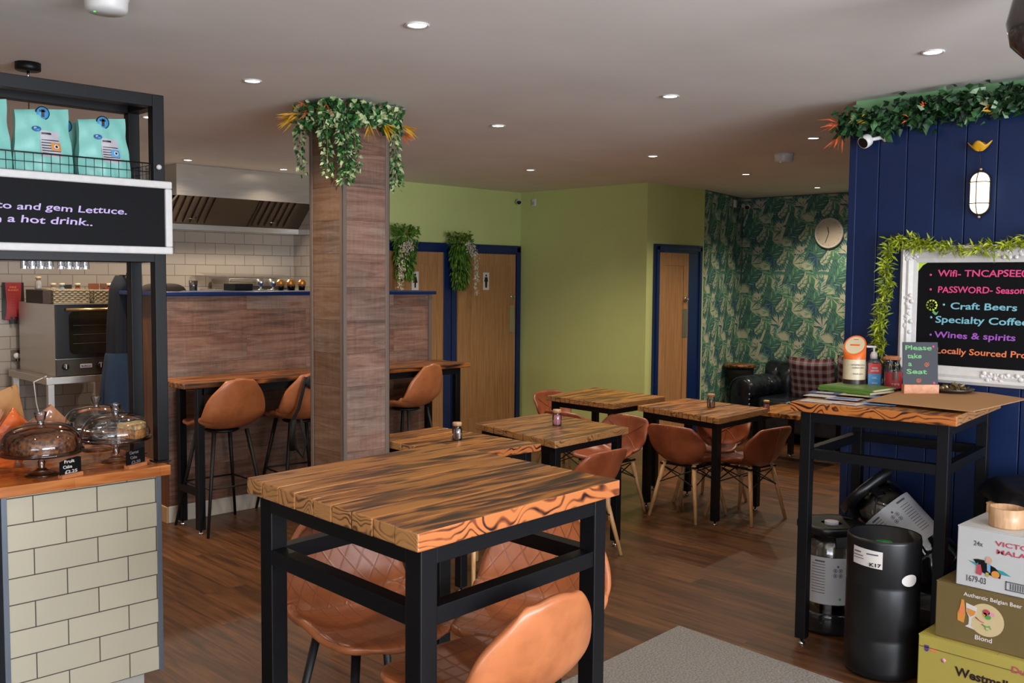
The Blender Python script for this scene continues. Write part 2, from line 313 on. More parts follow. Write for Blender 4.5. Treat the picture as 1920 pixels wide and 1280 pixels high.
# ------------------------------------------------------------------ mesh helpers
WM = {}                                                    # world matrix of every object made so far
def wm(o): return WM.get(o.name, Matrix.Identity(4))
class MB:
    """collects shapes in WORLD coordinates; build() turns them into ONE mesh object"""
    def __init__(s):
        s.bm = bmesh.new(); s.rnd = s.bm.faces.layers.float.new('rnd'); s.uv = s.bm.loops.layers.uv.new('UVMap')
    def _f(s, vs, mi=0, r=None, smooth=False):
        try: f = s.bm.faces.new(vs)
        except ValueError: return None
        f.material_index = mi; f.smooth = smooth; f[s.rnd] = random.random() if r is None else r; return f
    def v(s, p): return s.bm.verts.new(p)
    def poly(s, pts, mi=0, r=None): return s._f([s.v(p) for p in pts], mi, r)
    def hexa(s, b, t, mi=0, r=None, mids=None):
        """b, t: four bottom and four top corners (ccw); mids: material per side face"""
        r = random.random() if r is None else r
        vb = [s.v(p) for p in b]; vt = [s.v(p) for p in t]
        s._f(vb[::-1], mi, r); s._f(vt, mi, r)
        for i in range(4):
            j = (i+1) % 4; s._f([vb[i], vb[j], vt[j], vt[i]], mids[i] if mids else mi, r)
        return s
    def box(s, x0, x1, y0, y1, z0, z1, mi=0, r=None, mids=None):
        return s.hexa([(x0,y0,z0),(x1,y0,z0),(x1,y1,z0),(x0,y1,z0)], [(x0,y0,z1),(x1,y0,z1),(x1,y1,z1),(x0,y1,z1)], mi, r, mids)
    def cbox(s, c, d, mi=0, rz=0, r=None):
        ca, sa = math.cos(rz), math.sin(rz); cx, cy, cz = c; dx, dy, dz = d[0]/2, d[1]/2, d[2]/2
        q = [(-dx,-dy),(dx,-dy),(dx,dy),(-dx,dy)]; q = [(cx+a*ca-b*sa, cy+a*sa+b*ca) for a, b in q]
        return s.hexa([(a,b,cz-dz) for a, b in q], [(a,b,cz+dz) for a, b in q], mi, r)
    def beam(s, p, q, w, h, mi=0, up=(0,0,1)):
        """rectangular bar from p to q"""
        p, q = Vector(p), Vector(q); d = (q-p).normalized(); u = Vector(up)
        if abs(d.dot(u)) > .95: u = Vector((1, 0, 0))
        a = d.cross(u).normalized()*w/2; b = a.cross(d).normalized()*h/2
        return s.hexa([p-a-b, p+a-b, p+a+b, p-a+b], [q-a-b, q+a-b, q+a+b, q-a+b], mi)
    def ring(s, c, a, b, r, n):
        return [s.v(c + a*(r*math.cos(2*PI*i/n)) + b*(r*math.sin(2*PI*i/n))) for i in range(n)]
    def tube(s, pts, r, n=10, mi=0, cap=True, smooth=True):
        """round bar through pts; r a number or one radius per point"""
        pts = [Vector(p) for p in pts]; rs = r if isinstance(r, (list, tuple)) else [r]*len(pts); rr = random.random()
        prev = None; last = None; first = None
        for i, p in enumerate(pts):
            d = (pts[min(i+1, len(pts)-1)] - pts[max(i-1, 0)]).normalized()
            if prev is None:
                u = Vector((0,0,1)) if abs(d.z) < .9 else Vector((1,0,0)); a = d.cross(u).normalized()
            else: a = (prev - d*prev.dot(d)).normalized()
            b = d.cross(a); prev = a; rg = s.ring(p, a, b, rs[i], n)
            if last:
                for k in range(n): s._f([last[k], last[(k+1)%n], rg[(k+1)%n], rg[k]], mi, rr, smooth)
            else: first = rg
            last = rg
        if cap: s._f(first[::-1], mi, rr); s._f(last, mi, rr)
        return s
    def lathe(s, prof, loc, n=24, mi=0, axis=None, smooth=True, a0=0, a1=2*PI, mis=None):
        """prof: (radius, height) list, turned about +Z (or axis) at loc"""
        R = Matrix.Identity(3) if axis is None else Vector((0,0,1)).rotation_difference(Vector(axis)).to_matrix()
        L = Vector(loc); full = abs(a1-a0-2*PI) < 1e-6; m = n if full else n+1; rows = []; rr = random.random()
        for r, h in prof:
            if r < 1e-5: rows.append([s.v(L + R @ Vector((0,0,h)))])
            else: rows.append([s.v(L + R @ Vector((r*math.cos(a0+(a1-a0)*k/n), r*math.sin(a0+(a1-a0)*k/n), h))) for k in range(m)])
        for i in range(len(rows)-1):
            A, B = rows[i], rows[i+1]; ml = mis[i] if mis else mi
            for k in range(n):
                j = (k+1) % m if full else k+1
                if len(A) == 1 and len(B) == 1: continue
                if len(A) == 1: s._f([A[0], B[j], B[k]], ml, rr, smooth)
                elif len(B) == 1: s._f([A[k], A[j], B[0]], ml, rr, smooth)
                else: s._f([A[k], A[j], B[j], B[k]], ml, rr, smooth)
        return s
    def grid(s, fn, nu, nv, mi=0, smooth=True, closed=False, uvf=None):
        vs = [[s.v(fn(u/nu, v/nv)) for u in range(nu + (0 if closed else 1))] for v in range(nv+1)]; rr = random.random()
        for v in range(nv):
            for u in range(nu):
                w = (u+1) % nu if closed else u+1
                f = s._f([vs[v][u], vs[v][w], vs[v+1][w], vs[v+1][u]], mi, rr, smooth)
                if f and uvf:
                    for lp, (a, b) in zip(f.loops, ((u, v), (u+1, v), (u+1, v+1), (u, v+1))): lp[s.uv].uv = uvf(a/nu, b/nv)
        return s
    def prism(s, pts, d, mi=0, mside=None, r=None):
        """planar polygon pts extruded by vector d"""
        d = Vector(d); a = [s.v(p) for p in pts]; b = [s.v(Vector(p)+d) for p in pts]; r = random.random() if r is None else r
        s._f(a[::-1], mi, r); s._f(b, mi, r)
        for i in range(len(pts)): s._f([a[i], a[(i+1)%len(pts)], b[(i+1)%len(pts)], b[i]], mi if mside is None else mside, r)
        return s
    def leaf(s, p, d, w, L, mi=0, droop=.25, r=None, side=None):
        """pointed folded leaf of length L from p along d"""
        p = Vector(p); d = Vector(d).normalized(); sd = d.cross(Vector((random.uniform(-1,1), random.uniform(-1,1), random.uniform(-1,1))) if side is None else Vector(side))
        if sd.length < 1e-3: return
        sd = sd.normalized()*w/2; n = sd.cross(d).normalized()
        m = p + d*L*.45 + n*L*.08; t = p + d*L + Vector((0,0,-droop*L)); r = random.random() if r is None else r
        a, b, c, e = s.v(p), s.v(m+sd-n*w*.15), s.v(t), s.v(m-sd-n*w*.15); mm = s.v(m)
        s._f([a, b, mm], mi, r); s._f([b, c, mm], mi, r); s._f([a, mm, e], mi, r); s._f([mm, c, e], mi, r)
    def build(s, name, mats, parent=None, bevel=0, subsurf=0, solid=None, seg=2):
        if not isinstance(mats, (list, tuple)): mats = [mats]
        bmesh.ops.recalc_face_normals(s.bm, faces=s.bm.faces) if not getattr(s, 'keepn', False) else None
        P = wm(parent) if parent else Matrix.Identity(4)
        s.bm.transform(P.inverted())
        me = bpy.data.meshes.new(name); s.bm.to_mesh(me); s.bm.free()
        for m in mats: me.materials.append(m)
        o = bpy.data.objects.new(name, me); COL.objects.link(o)
        if parent: o.parent = parent
        WM[o.name] = P.copy()
        if solid is not None:
            md = o.modifiers.new('solid', 'SOLIDIFY'); md.thickness = solid[0]; md.offset = solid[1]
            if len(solid) > 2: md.material_offset = solid[2]; md.material_offset_rim = solid[3]
        if subsurf: md = o.modifiers.new('subsurf', 'SUBSURF'); md.levels = md.render_levels = subsurf
        if bevel:
            md = o.modifiers.new('bevel', 'BEVEL'); md.width = bevel; md.segments = seg; md.limit_method = 'ANGLE'; md.angle_limit = math.radians(40)
        return o
def tag(o, label, cat, group=None):
    o['label'] = label; o['category'] = cat
    if group: o['group'] = group
    return o
def thing(name, label, cat, loc=(0,0,0), rz=0, group=None):
    o = bpy.data.objects.new(name, None); COL.objects.link(o); o.location = loc; o.rotation_euler = (0, 0, rz); o.empty_display_size = .05
    WM[o.name] = Matrix.Translation(loc) @ Matrix.Rotation(rz, 4, 'Z')
    return tag(o, label, cat, group)
def structure(o): o['kind'] = 'structure'; return o
def dup(root, loc, rz, label, group=None):
    r = root.copy(); COL.objects.link(r); r.location = loc; r.rotation_euler = (0, 0, rz); r['label'] = label
    if group: r['group'] = group
    def rec(src, par):
        for ch in [c for c in bpy.data.objects if c.parent == src]:
            d = ch.copy(); COL.objects.link(d); d.parent = par; rec(ch, d)
    rec(root, r); return r
def writing(name, s, p0, width, height, plane, mat, parent, bold=0.0, shear=0.0, jitter=0.0, lift=.0012, wob=0, fit=True):
    """lettering as a thin mesh; p0 the left end of the base line in world space.
    plane: rotation matrix whose columns are reading direction, up, outward"""
    cu = bpy.data.curves.new('t', 'FONT'); cu.body = s; cu.size = 1; cu.extrude = .004; cu.offset = bold; cu.shear = shear; cu.resolution_u = 3
    o = bpy.data.objects.new('t', cu); COL.objects.link(o); dg = bpy.context.evaluated_depsgraph_get()
    me = bpy.data.meshes.new_from_object(o.evaluated_get(dg)); bpy.data.objects.remove(o); bpy.data.curves.remove(cu)
    xs = [v.co.x for v in me.vertices]; ys = [v.co.y for v in me.vertices]
    if not xs: return None
    x0, x1 = min(xs), max(xs); sx = width/(x1-x0) if width else height; sy = height
    rd = random.Random(hash(s) % 999 if False else sum(map(ord, s)))
    ph = rd.uniform(0, 6)
    for v in me.vertices:
        u = (v.co.x-x0)*sx; w = v.co.y*sy + (wob*math.sin(u/width*17+ph) + wob*.6*math.sin(u/width*41+ph*2) if wob and width else 0)
        v.co = Vector(p0) + plane @ Vector((u, w, lift + v.co.z*.1))
    P = wm(parent); me.transform(P.inverted())
    me.materials.clear(); me.materials.append(mat); me.name = name
    b = bpy.data.objects.new(name, me); COL.objects.link(b); b.parent = parent; WM[b.name] = P.copy(); return b
PX = Matrix(((1,0,0),(0,0,-1),(0,1,0)))                        # on a face looking towards -Y (reading +X)
PY = Matrix(((0,0,-1),(-1,0,0),(0,1,0)))                       # on a face looking towards -X (reading -Y)
# ------------------------------------------------------------------ room shell
def slab(name, mat, boxes, mats=None):
    b = MB()
    for q in boxes: b.box(*q)
    return structure(b.build(name, mats or mat))
slab('floor', M['floor'], [(-1.6, 10.2, -3.6, 8.8, -.1, 0)])
slab('ceiling', M['ceiling'], [(-1.6, 10.2, -3.6, 8.8, CE, CE+.1)])
slab('wall_doors', M['green'], [(5.34, 7.90, 7.75, 7.87, 0, CE)])
slab('wall_return', M['green'], [(7.75, 7.87, 5.955, 7.75, 0, CE)])
slab('wall_cupboard', M['green'], [(7.87, 8.75, 5.955, 6.07, 0, CE)])
# angled and end walls with printed palm-leaf wallpaper
def wallpaper(name, P0, U, length, nrm):
    """wall slab plus the printed leaves as flat shapes a hair off its face; U runs left to right"""
    rd = random.Random(5); b = MB(); b.keepn = True
    P0 = Vector(P0); U = Vector(U).normalized(); N = Vector(nrm).normalized(); Z = Vector((0,0,1))
    back = P0 - N*.1
    q = [P0, P0+U*length, P0+U*length-N*.1, P0-N*.1]
    b.hexa([tuple(v) for v in q], [tuple(v+Z*CE) for v in q], 0)
    lay = [0]
    def flat(pts, mi):
        lay[0] += 1; e = .0006 + (lay[0] % 400)*.000004
        pp = [p for p in pts]
        if not all(0.0 <= p[0] <= length and .0 <= p[1] <= CE-.01 for p in pp):
            pp = [(min(max(p[0], 0), length), min(max(p[1], 0), CE-.01)) for p in pp]
            if max(p[0] for p in pp)-min(p[0] for p in pp) < .004 or max(p[1] for p in pp)-min(p[1] for p in pp) < .004: return
        b._f([b.v(P0 + U*p[0] + Z*p[1] + N*e) for p in pp], mi)
    def blade(x, y, a, L, w, mi):
        dx, dy = math.cos(a), math.sin(a); px, py = -dy*w, dx*w
        flat([(x, y), (x+dx*L*.35+px, y+dy*L*.35+py), (x+dx*L*.75+px*.7, y+dy*L*.75+py*.7), (x+dx*L, y+dy*L), (x+dx*L*.75-px*.7, y+dy*L*.75-py*.7), (x+dx*L*.35-px, y+dy*L*.35-py)], mi)
    def frond(x, y, a, L, mi, mi2):                            # feather palm leaf
        n = 11
        for k in range(n):
            f = k/(n-1); cx = x+math.cos(a+f*.5)*L*f; cy = y+math.sin(a+f*.5)*L*f; l = L*.42*(1-.65*abs(f-.35))
            for sgn in (-1, 1): blade(cx, cy, a+f*.5+sgn*(.95-.45*f), l, .0085, mi if (k+sgn) % 3 else mi2)
    def fan(x, y, a, L, mi, mi2):                              # fan palm leaf
        for k in range(13): blade(x, y, a+(k-6)*.19, L*(1-.03*abs(k-6)), .008, mi if k % 4 else mi2)
    motifs = []
    for (mx, my) in ((0, 0), (.27, .27)):
        motifs += [('trunk', mx+.02, my), ('frond', mx+.16, my+.05, .7, .26, 2, 5), ('frond', mx+.20, my+.18, 2.6, .24, 3, 2), ('frond', mx+.10, my+.33, -.2, .25, 2, 3),
                   ('fan', mx+.22, my+.30, 0.4, .15, 4, 2), ('fan', mx+.06, my+.13, 2.0, .14, 4, 1), ('frond', mx+.0, my+.42, 1.0, .25, 3, 5), ('fan', mx+.17, my+.46, -1.2, .13, 2, 4),
                   ('frond', mx+.24, my+.42, 2.2, .22, 5, 2), ('bud', mx+.03, my+.20), ('fan', mx+.11, my+.50, 1.2, .12, 4, 4), ('fan', mx+.20, my+.0, 2.4, .11, 5, 4), ('frond', mx+.02, my+.30, .5, .16, 4, 5), ('frond', mx+.12, my+.22, -1.3, .2, 2, 1), ('fan', mx+.25, my+.10, 3.6, .13, 1, 3)]
    for i in range(-1, int(length/.54)+2):
        for j in range(-1, int(CE/.54)+1):
            for m in motifs:
                x = i*.54+m[1]; y = j*.54+m[2]
                if m[0] == 'frond': frond(x, y, m[3], m[4], m[5], m[6])
                elif m[0] == 'fan': fan(x, y, m[3], m[4], m[5], m[6])
                elif m[0] == 'trunk':
                    flat([(x, y), (x+.045, y), (x+.10, y+.17), (x+.062, y+.18)], 4); flat([(x+.07, y+.2), (x+.10, y+.2), (x+.15, y+.34), (x+.125, y+.34)], 4)
                elif m[0] == 'bud':
                    flat([(x+.04*math.cos(t*PI/5)*(1 if t < 5 else 1), y+.028*math.sin(t*PI/5)) for t in range(10)], 4)
    return structure(b.build(name, [M['wp0'], M['wp1'], M['wp2'], M['wp3'], M['wp4'], M['wp5']]))
for k, c in (('wp0', '#3f6060'), ('wp1', '#36506c'), ('wp2', '#4f8564'), ('wp3', '#4a7d7c'), ('wp4', '#b9bda4'), ('wp5', '#78a585')):
    M[k] = plain('wallpaper_ink_'+k[2:], c, .75, var=0)
A0 = Vector((8.75, 5.955, 0)); A1 = Vector((9.985, 6.25, 0)); ud = (A1-A0)
wallpaper('wall_angled', A0, ud, ud.length, (ud.y, -ud.x, 0))
wallpaper('wall_far', (9.985, 6.35, 0), (0, -1, 0), 3.9, (-1, 0, 0))
slab('wall_block', M['blue'], [(5.03, 10.1, 2.33, 2.45, 0, CE)])       # far side of the solid navy block
# navy panelled wall with vertical boards
b = MB(); b.box(5.0, 5.1, -3.6, 2.45, 0, 2.56, 0); b.box(5.0, 5.1, -3.6, 2.45, 2.56, CE, 1)
y = 2.445
while y > -3.45:
    b.box(4.975, 5.0, y-.144, y, 0, 2.56, 0); y -= .148
b.box(4.968, 5.03, 2.42, 2.462, 0, 2.56, 0)
structure(b.build('wall_right', [M['blue'], M['green2']], bevel=.003))
slab('wall_kitchen', M['tile_kitchen'], [(-1.6, 5.34, 8.6, 8.7, 0, CE)])
slab('wall_kitchen_side', M['tile_side'], [(5.32, 5.42, 7.87, 8.6, 0, CE)])
# front and left walls with the shopfront windows
slab('wall_front', M['cream'], [(-1.6, 5.1, -3.6, -3.5, 0, .55), (-1.6, 5.1, -3.6, -3.5, 2.5, CE), (-1.6, -.8, -3.6, -3.5, .55, 2.5), (4.0, 5.1, -3.6, -3.5, .55, 2.5), (1.5, 1.65, -3.6, -3.5, .55, 2.5)])
slab('wall_left', M['cream'], [(-1.6, -1.5, -3.5, 8.6, 0, .55), (-1.6, -1.5, -3.5, 8.6, 2.5, CE), (-1.6, -1.5, 1.2, 8.6, .55, 2.5), (-1.6, -1.5, -3.5, -2.0, .55, 2.5)])
for i, (x0, x1) in enumerate(((-.8, 1.5), (1.65, 4.0))):
    w = MB()
    for q in ((x0, x1, -3.58, -3.52, .55, .61), (x0, x1, -3.58, -3.52, 2.44, 2.5), (x0, x0+.06, -3.58, -3.52, .61, 2.44), (x1-.06, x1, -3.58, -3.52, .61, 2.44)): w.box(*q)
    fo = structure(w.build('window_%d' % (i+1), M['skirt'])); g = MB(); g.box(x0+.06, x1-.06, -3.555, -3.549, .61, 2.44); g.build('window_glass', M['thin'], fo)
w = MB()
for q in ((-1.58, -1.52, -2.0, 1.2, .55, .61), (-1.58, -1.52, -2.0, 1.2, 2.44, 2.5), (-1.58, -1.52, -2.0, -1.94, .61, 2.44), (-1.58, -1.52, 1.14, 1.2, .61, 2.44)): w.box(*q)
fo = structure(w.build('window_3', M['skirt'])); g = MB(); g.box(-1.555, -1.549, -1.94, 1.14, .61, 2.44); g.build('window_glass', M['thin'], fo)
# skirting
b = MB(); b.box(7.735, 7.75, 5.955, 7.73, 0, .12); b.box(7.735, 7.84, 5.94, 5.955, 0, .12); structure(b.build('baseboard_return', M['skirt']))
b = MB(); b.box(8.70, 8.752, 5.94, 5.955, 0, .12)
n = Vector((ud.y, -ud.x, 0)).normalized()
b.hexa([A0, A1, A1+n*.014, A0+n*.014], [v+Vector((0,0,.12)) for v in (A0, A1, A1+n*.014, A0+n*.014)]); structure(b.build('baseboard_angled', M['skirt']))
# ------------------------------------------------------------------ toilet doors
def frame_y(name, x0, x1, yface, ztop, fw=.10, proud=.03):
    """architrave round an opening in a wall looking to -Y"""
    b = MB()
    for (a, c) in ((x0, x0+fw), (x1-fw, x1)):
        b.box(a, c, yface-proud, yface, 0, ztop); b.box(a+.02, c-.02, yface-proud-.012, yface-proud, 0, ztop-.02)
    b.box(x0+fw, x1-fw, yface-proud, yface, ztop-fw, ztop); b.box(x0+.02, x1-.02, yface-proud-.012, yface-proud, ztop-fw+.02, ztop-.02)
    return b
def person_sign(root, x, y, z, woman):
    b = MB(); b.box(x-.045, x+.045, y-.004, y, z-.095, z+.095); s = b.build('sign', M['whitechalk'], root)
    f = MB(); cy = y-.006
    f.lathe([(0, 0), (.012, 0), (.012, .002), (0, .002)], (x, y-.004, z+.062), 12, axis=(0, -1, 0))
    body = [(-.018, .045), (.018, .045), (.028, -.005), (.016, -.005), (.012, -.07), (-.012, -.07), (-.016, -.005), (-.028, -.005)] if not woman else [(-.014, .045), (.014, .045), (.03, -.02), (.01, -.02), (.008, -.07), (-.008, -.07), (-.01, -.02), (-.03, -.02)]
    f.prism([(x+a, y-.004, z+c) for a, c in body], (0, -.002, 0)); f.build('symbol', M['black'], s)
def door_leaf(root, x0, x1, y, ztop, handle_x, hinge=None):
    b = MB(); b.box(x0, x1, y, y+.04, .01, ztop)
    w = .085
    b.box(x0, x0+w, y-.006, y, .01, ztop); b.box(x1-w, x1, y-.006, y, .01, ztop); b.box(x0+w, x1-w, y-.006, y, ztop-.13, ztop); b.box(x0+w, x1-w, y-.006, y, .01, .2)
    n = 7
    for k in range(1, n):
        xx = x0+w+(x1-x0-2*w)*k/n; b.box(xx-.002, xx+.002, y-.0012, y, .2, ztop-.13, 0)
    leaf = b.build('door_leaf', [M['door'], M['barwoodend']], root, bevel=.003)
    h = MB(); h.box(handle_x-.035, handle_x+.035, y-.010, y-.006, 1.12, 1.42); h.build('push_plate', M['stainless'], leaf)
    h = MB(); h.tube([(handle_x, y-.008, 1.52), (handle_x, y-.05, 1.52)], .012); h.lathe([(0,0),(.028,0),(.028,.012),(0,.012)], (handle_x, y-.008, 1.52), 14, axis=(0,-1,0)); h.build('lock_knob', M['chrome'], leaf)
    return leaf
for i, (x0, x1, hx, wm_) in enumerate(((5.62, 6.71, 5.78, True), (6.63, 7.735, 7.58, False))):
    root = structure(thing('door_%d' % (i+1), '', '')); del root['label']; del root['category']
    a0, a1 = (x0, x1) if i == 0 else (6.71, x1)
    f = MB() if i else frame_y('f', x0, 6.77, 7.75, 2.09, .10)
    if i:
        f.box(6.77, 7.735, 7.72, 7.75, 1.99, 2.09); f.box(6.77, 7.715, 7.708, 7.72, 2.01, 2.07); f.box(7.635, 7.735, 7.72, 7.75, 0, 1.99); f.box(7.655, 7.715, 7.708, 7.72, 0, 2.07)
    fr = f.build('door_frame', M['bluetrim'], root, bevel=.006)
    if i == 0: f = MB(); f.box(6.57, 6.67, 7.70, 7.75, 0, 1.99); f.build('door_frame', M['bluetrim'], root, bevel=.006)
    lf = door_leaf(root, 5.72 if i == 0 else 6.77, 6.57 if i == 0 else 7.635, 7.715, 1.99, hx)
    sx = 6.19 if i == 0 else 7.18
    person_sign(lf, sx, 7.709, 1.69, wm_)
root = structure(thing('door_3', '', '')); del root['label']; del root['category']
f = frame_y('f', 7.855, 8.69, 5.955, 2.085, .085); f.build('door_frame', M['bluetrim'], root, bevel=.006)
f = MB(); f.box(8.44, 8.605, 5.93, 5.955, 0, 2.0); f.build('door_frame', M['bluetrim'], root)
door_leaf(root, 7.94, 8.44, 5.935, 2.0, 8.385)
# ------------------------------------------------------------------ bar wall, pillar
b = MB(); b.box(2.93, 5.30, 6.383, 7.0, .11, 1.58, 0); b.box(2.925, 2.93, 6.383, 7.0, .11, 1.58, 1)
b.box(5.27, 5.305, 6.375, 6.41, .11, 1.58, 2); b.box(2.922, 2.94, 6.375, 6.40, .11, 1.58, 1)
structure(b.build('wall_bar', [M['rustic_x'], M['barwoodend'], M['greytrim']]))
b = MB(); b.box(2.88, 5.345, 6.36, 7.03, 1.58, 1.61); structure(b.build('trim_1', M['bluetrim'], bevel=.006))
b = MB(); b.box(2.93, 5.30, 6.365, 6.383, 0, .115, 0); b.box(2.915, 2.93, 6.365, 7.0, 0, .115, 1); structure(b.build('baseboard_bar', [M['skirt'], M['rawwood']], bevel=.004))
px0, px1, py0, py1 = 3.05, 3.361, 4.429, 4.745
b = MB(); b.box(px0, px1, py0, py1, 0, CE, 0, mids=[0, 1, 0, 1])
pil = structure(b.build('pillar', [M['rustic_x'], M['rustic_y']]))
for (x, y, sx, sy) in ((px0, py0, -1, -1), (px1, py0, 1, -1), (px0, py1, -1, 1), (px1, py1, 1, 1)):
    b = MB(); e = .006; w = .022
    xa, xb = sorted((x+sx*e, x-sx*w)); ya, yb = sorted((y+sy*e, y-sy*.0))
    b.box(xa, xb, ya, yb, 0, CE)
    ya, yb = sorted((y+sy*e, y-sy*w)); xa, xb = sorted((x+sx*e, x))
    b.box(xa, xb, ya, yb, 0, CE); b.build('corner_trim', M['greytrim'], pil, bevel=.002)
# ------------------------------------------------------------------ ceiling fittings
def downlight(x, y):
    t = thing('downlight', '', 'ceiling light', (x, y, CE), 0, 'recessed downlights in the ceiling')
    b = MB(); b.lathe([(.036, 0), (.046, 0), (.048, -.004), (.044, -.008), (.036, -.004)], (x, y, CE), 28); b.build('trim_ring', M['white'], t)
    b = MB(); b.lathe([(0, -.0035), (.020, -.0045), (.036, -.0025)], (x, y, CE), 24); b.build('lens', M['lens'], t)
    return t
dl0 = downlight(*DOWNLIGHTS[0])
dn = {0: 'ceiling downlight left of the pillar, highest on the left side of the photo', 1: 'ceiling downlight nearest the camera at the top centre', 2: 'ceiling downlight nearest the navy wall at upper right',
      3: 'ceiling downlight above the front dining tables, right of the middle', 4: 'ceiling downlight just right of the leafy pillar top', 5: 'ceiling downlight in front of the toilet doors', 6: 'ceiling downlight left of the far smoke alarm',
      7: 'ceiling downlight just above and right of the far smoke alarm', 8: 'ceiling downlight below the far smoke alarm, near the cupboard door', 9: 'ceiling downlight in front of the palm wallpaper above the clock',
      10: 'ceiling downlight right of centre above the extractor hood, beside the pillar', 11: 'ceiling downlight above the left end of the extractor hood', 12: 'ceiling downlight seen between the posts of the black shelf frame'}
dl0['label'] = dn[0]
for k, (x, y) in enumerate(DOWNLIGHTS[1:], 1): dup(dl0, (x, y, CE), 0, dn[k])
for (x, y) in DOWN_UNSEEN[:0]: pass
def smoke(x, y, r, label):
    t = thing('smoke_alarm', label, 'smoke alarm', (x, y, CE))
    b = MB(); b.lathe([(0, 0), (r, 0), (r, -.018), (r*.97, -.022)], (x, y, CE), 32); b.build('base_plate', M['white'], t)
    b = MB(); b.lathe([(r*.97, -.022), (r*.95, -.028), (r*.93, -.055), (r*.82, -.066), (0, -.068)], (x, y, CE), 32); b.build('cover', M['white'], t)
    b = MB(); b.lathe([(0, 0), (.004, 0), (.004, -.002), (0, -.002)], (x-r*.5, y+r*.1, CE-.067), 8); b.build('indicator', plain('green_led', '#48d048', .4, emit=1.5, ecol='#48d048', var=0), t)
    for k in range(10):
        pass
    return t
smoke(1.368, 3.398, .075, 'large white smoke alarm at the top left near the camera')
smoke(6.677, 3.837, .075, 'small white smoke alarm far back in the middle of the ceiling')
# ------------------------------------------------------------------ tables
def lerp(a, b, t): return a+(b-a)*t
def bil(Q, u, v):
    """Q: left, near, right, back corners; u runs near->right, v runs near->left"""
    L, N, R, B = [Vector(q) for q in Q]; return N.lerp(R, u).lerp(L.lerp(B, u), v)
def table(name, label, cat, Q, z, th=.042, leg=.05, rail=None, nb=9, mats=None, group=None, apron=.045, inset=.035, edge_side=0):
    c = sum((Vector(q) for q in Q), Vector((0, 0)))/4; t = thing(name, label, cat, (c.x, c.y, 0), 0, group)
    mats = mats or [M['top'], M['topedge'], M['topend']]
    b = MB(); g = .0028
    for i in range(nb):
        v0 = i/nb; v1 = (i+1)/nb; gg = g if i else 0; e0 = random.uniform(-.003, .003); e1 = random.uniform(-.003, .003); dz = random.uniform(-.0008, .0008)
        q = [bil(Q, e0*.8, v0)+Vector((0, gg)), bil(Q, 1+e1*.8, v0)+Vector((0, gg)), bil(Q, 1+e1*.8, v1), bil(Q, e0*.8, v1)]
        b.hexa([(p.x, p.y, z-th) for p in q], [(p.x, p.y, z+dz) for p in q], 0, None, [1 if i == 0 else 0, 2, 1 if i == nb-1 else 0, 2])
    b.build('tabletop', mats, t, bevel=.004)
    W_ = (bil(Q, 1, .5)-bil(Q, 0, .5)).length; D_ = (bil(Q, .5, 1)-bil(Q, .5, 0)).length
    iu = inset/W_; iv = inset/D_; lu = leg/2/W_; lv = leg/2/D_
    P = [bil(Q, iu+lu, iv+lv), bil(Q, 1-iu-lu, iv+lv), bil(Q, 1-iu-lu, 1-iv-lv), bil(Q, iu+lu, 1-iv-lv)]
    dirx = (bil(Q, 1, .5)-bil(Q, 0, .5)).normalized(); rz = math.atan2(dirx.y, dirx.x)
    for p in P:
        l = MB(); l.cbox((p.x, p.y, (z-th+.03)/2), (leg, leg, z-th-.03), 0, rz); lo = l.build('leg', M['steel'], t, bevel=.003)
        f = MB(); f.lathe([(0, 0), (.018, 0), (.018, .008), (.007, .012), (.007, .032), (0, .032)], (p.x, p.y, 0), 12); f.build('adjustable_foot', M['chrome'], lo)
    a = MB()
    def side(mb, zc, h, w):
        for i in range(4):
            p, q = P[i], P[(i+1) % 4]; d = (q-p).normalized()*(leg/2); p2, q2 = p+d, q-d
            n = Vector((-(q-p).y, (q-p).x)).normalized()*0
            mb.beam((p2.x, p2.y, zc), (q2.x, q2.y, zc), w, h)
    side(a, z-th-apron/2-.001, apron, leg*.9); a.build('apron_frame', M['steel'], t, bevel=.002)
    if rail:
        for i in range(4):
            p, q = P[i], P[(i+1) % 4]; d = (q-p).normalized()*(leg/2); r = MB(); r.beam((p+d).to_3d()+Vector((0,0,rail)), (q-d).to_3d()+Vector((0,0,rail)), leg*.85, .045); r.build('rail', M['steel'], t, bevel=.002)
    return t, P
HT = 1.14
table('high_table', 'tall square torched-pine table with black steel frame, nearest the camera', 'table', [(1.383, 2.495), (1.361, 1.681), (2.163, 1.745), (2.180, 2.566)], HT, .046, .055, rail=.915, nb=9, apron=.05, inset=.03)
table('high_table', 'tall torched-pine table against the navy wall, with leaflets and cardboard on top', 'table', [(4.91, 1.625), (4.135, 1.54), (4.06, 2.265), (4.85, 2.345)], 1.16, .045, .05, rail=.915, nb=8, mats=[M['topdark'], M['ledgeside'], M['topend']], apron=.05)
TG = 'low torched-pine dining tables'
table('dining_table', 'low wooden dining table right behind the nearest tall table, beside the pillar', 'table', [(3.385, 4.640), (3.385, 3.83), (3.985, 3.80), (3.955, 4.690)], .77, nb=8, group=TG)
table('dining_table', 'low wooden dining table in the middle holding the pink-filled jar', 'table', [(4.239, 4.642), (4.094, 3.793), (4.854, 3.85), (4.935, 4.656)], .77, nb=8, mats=[M['topdark'], M['topend'], M['topend']], group=TG)
table('dining_table', 'low wooden dining table farthest back by the green wall, with an empty top', 'table', [(5.687, 5.368), (5.673, 4.655), (6.376, 4.682), (6.431, 5.495)], .77, nb=14, mats=[M['topdark'], M['topend'], M['topend']], group=TG)
table('dining_table', 'low wooden dining table with three butterfly chairs, in front of the cupboard door', 'table', [(5.756, 4.484), (5.635, 3.68), (6.366, 3.734), (6.423, 4.502)], .77, nb=14, mats=[M['top'], M['topend'], M['topend']], group=TG)
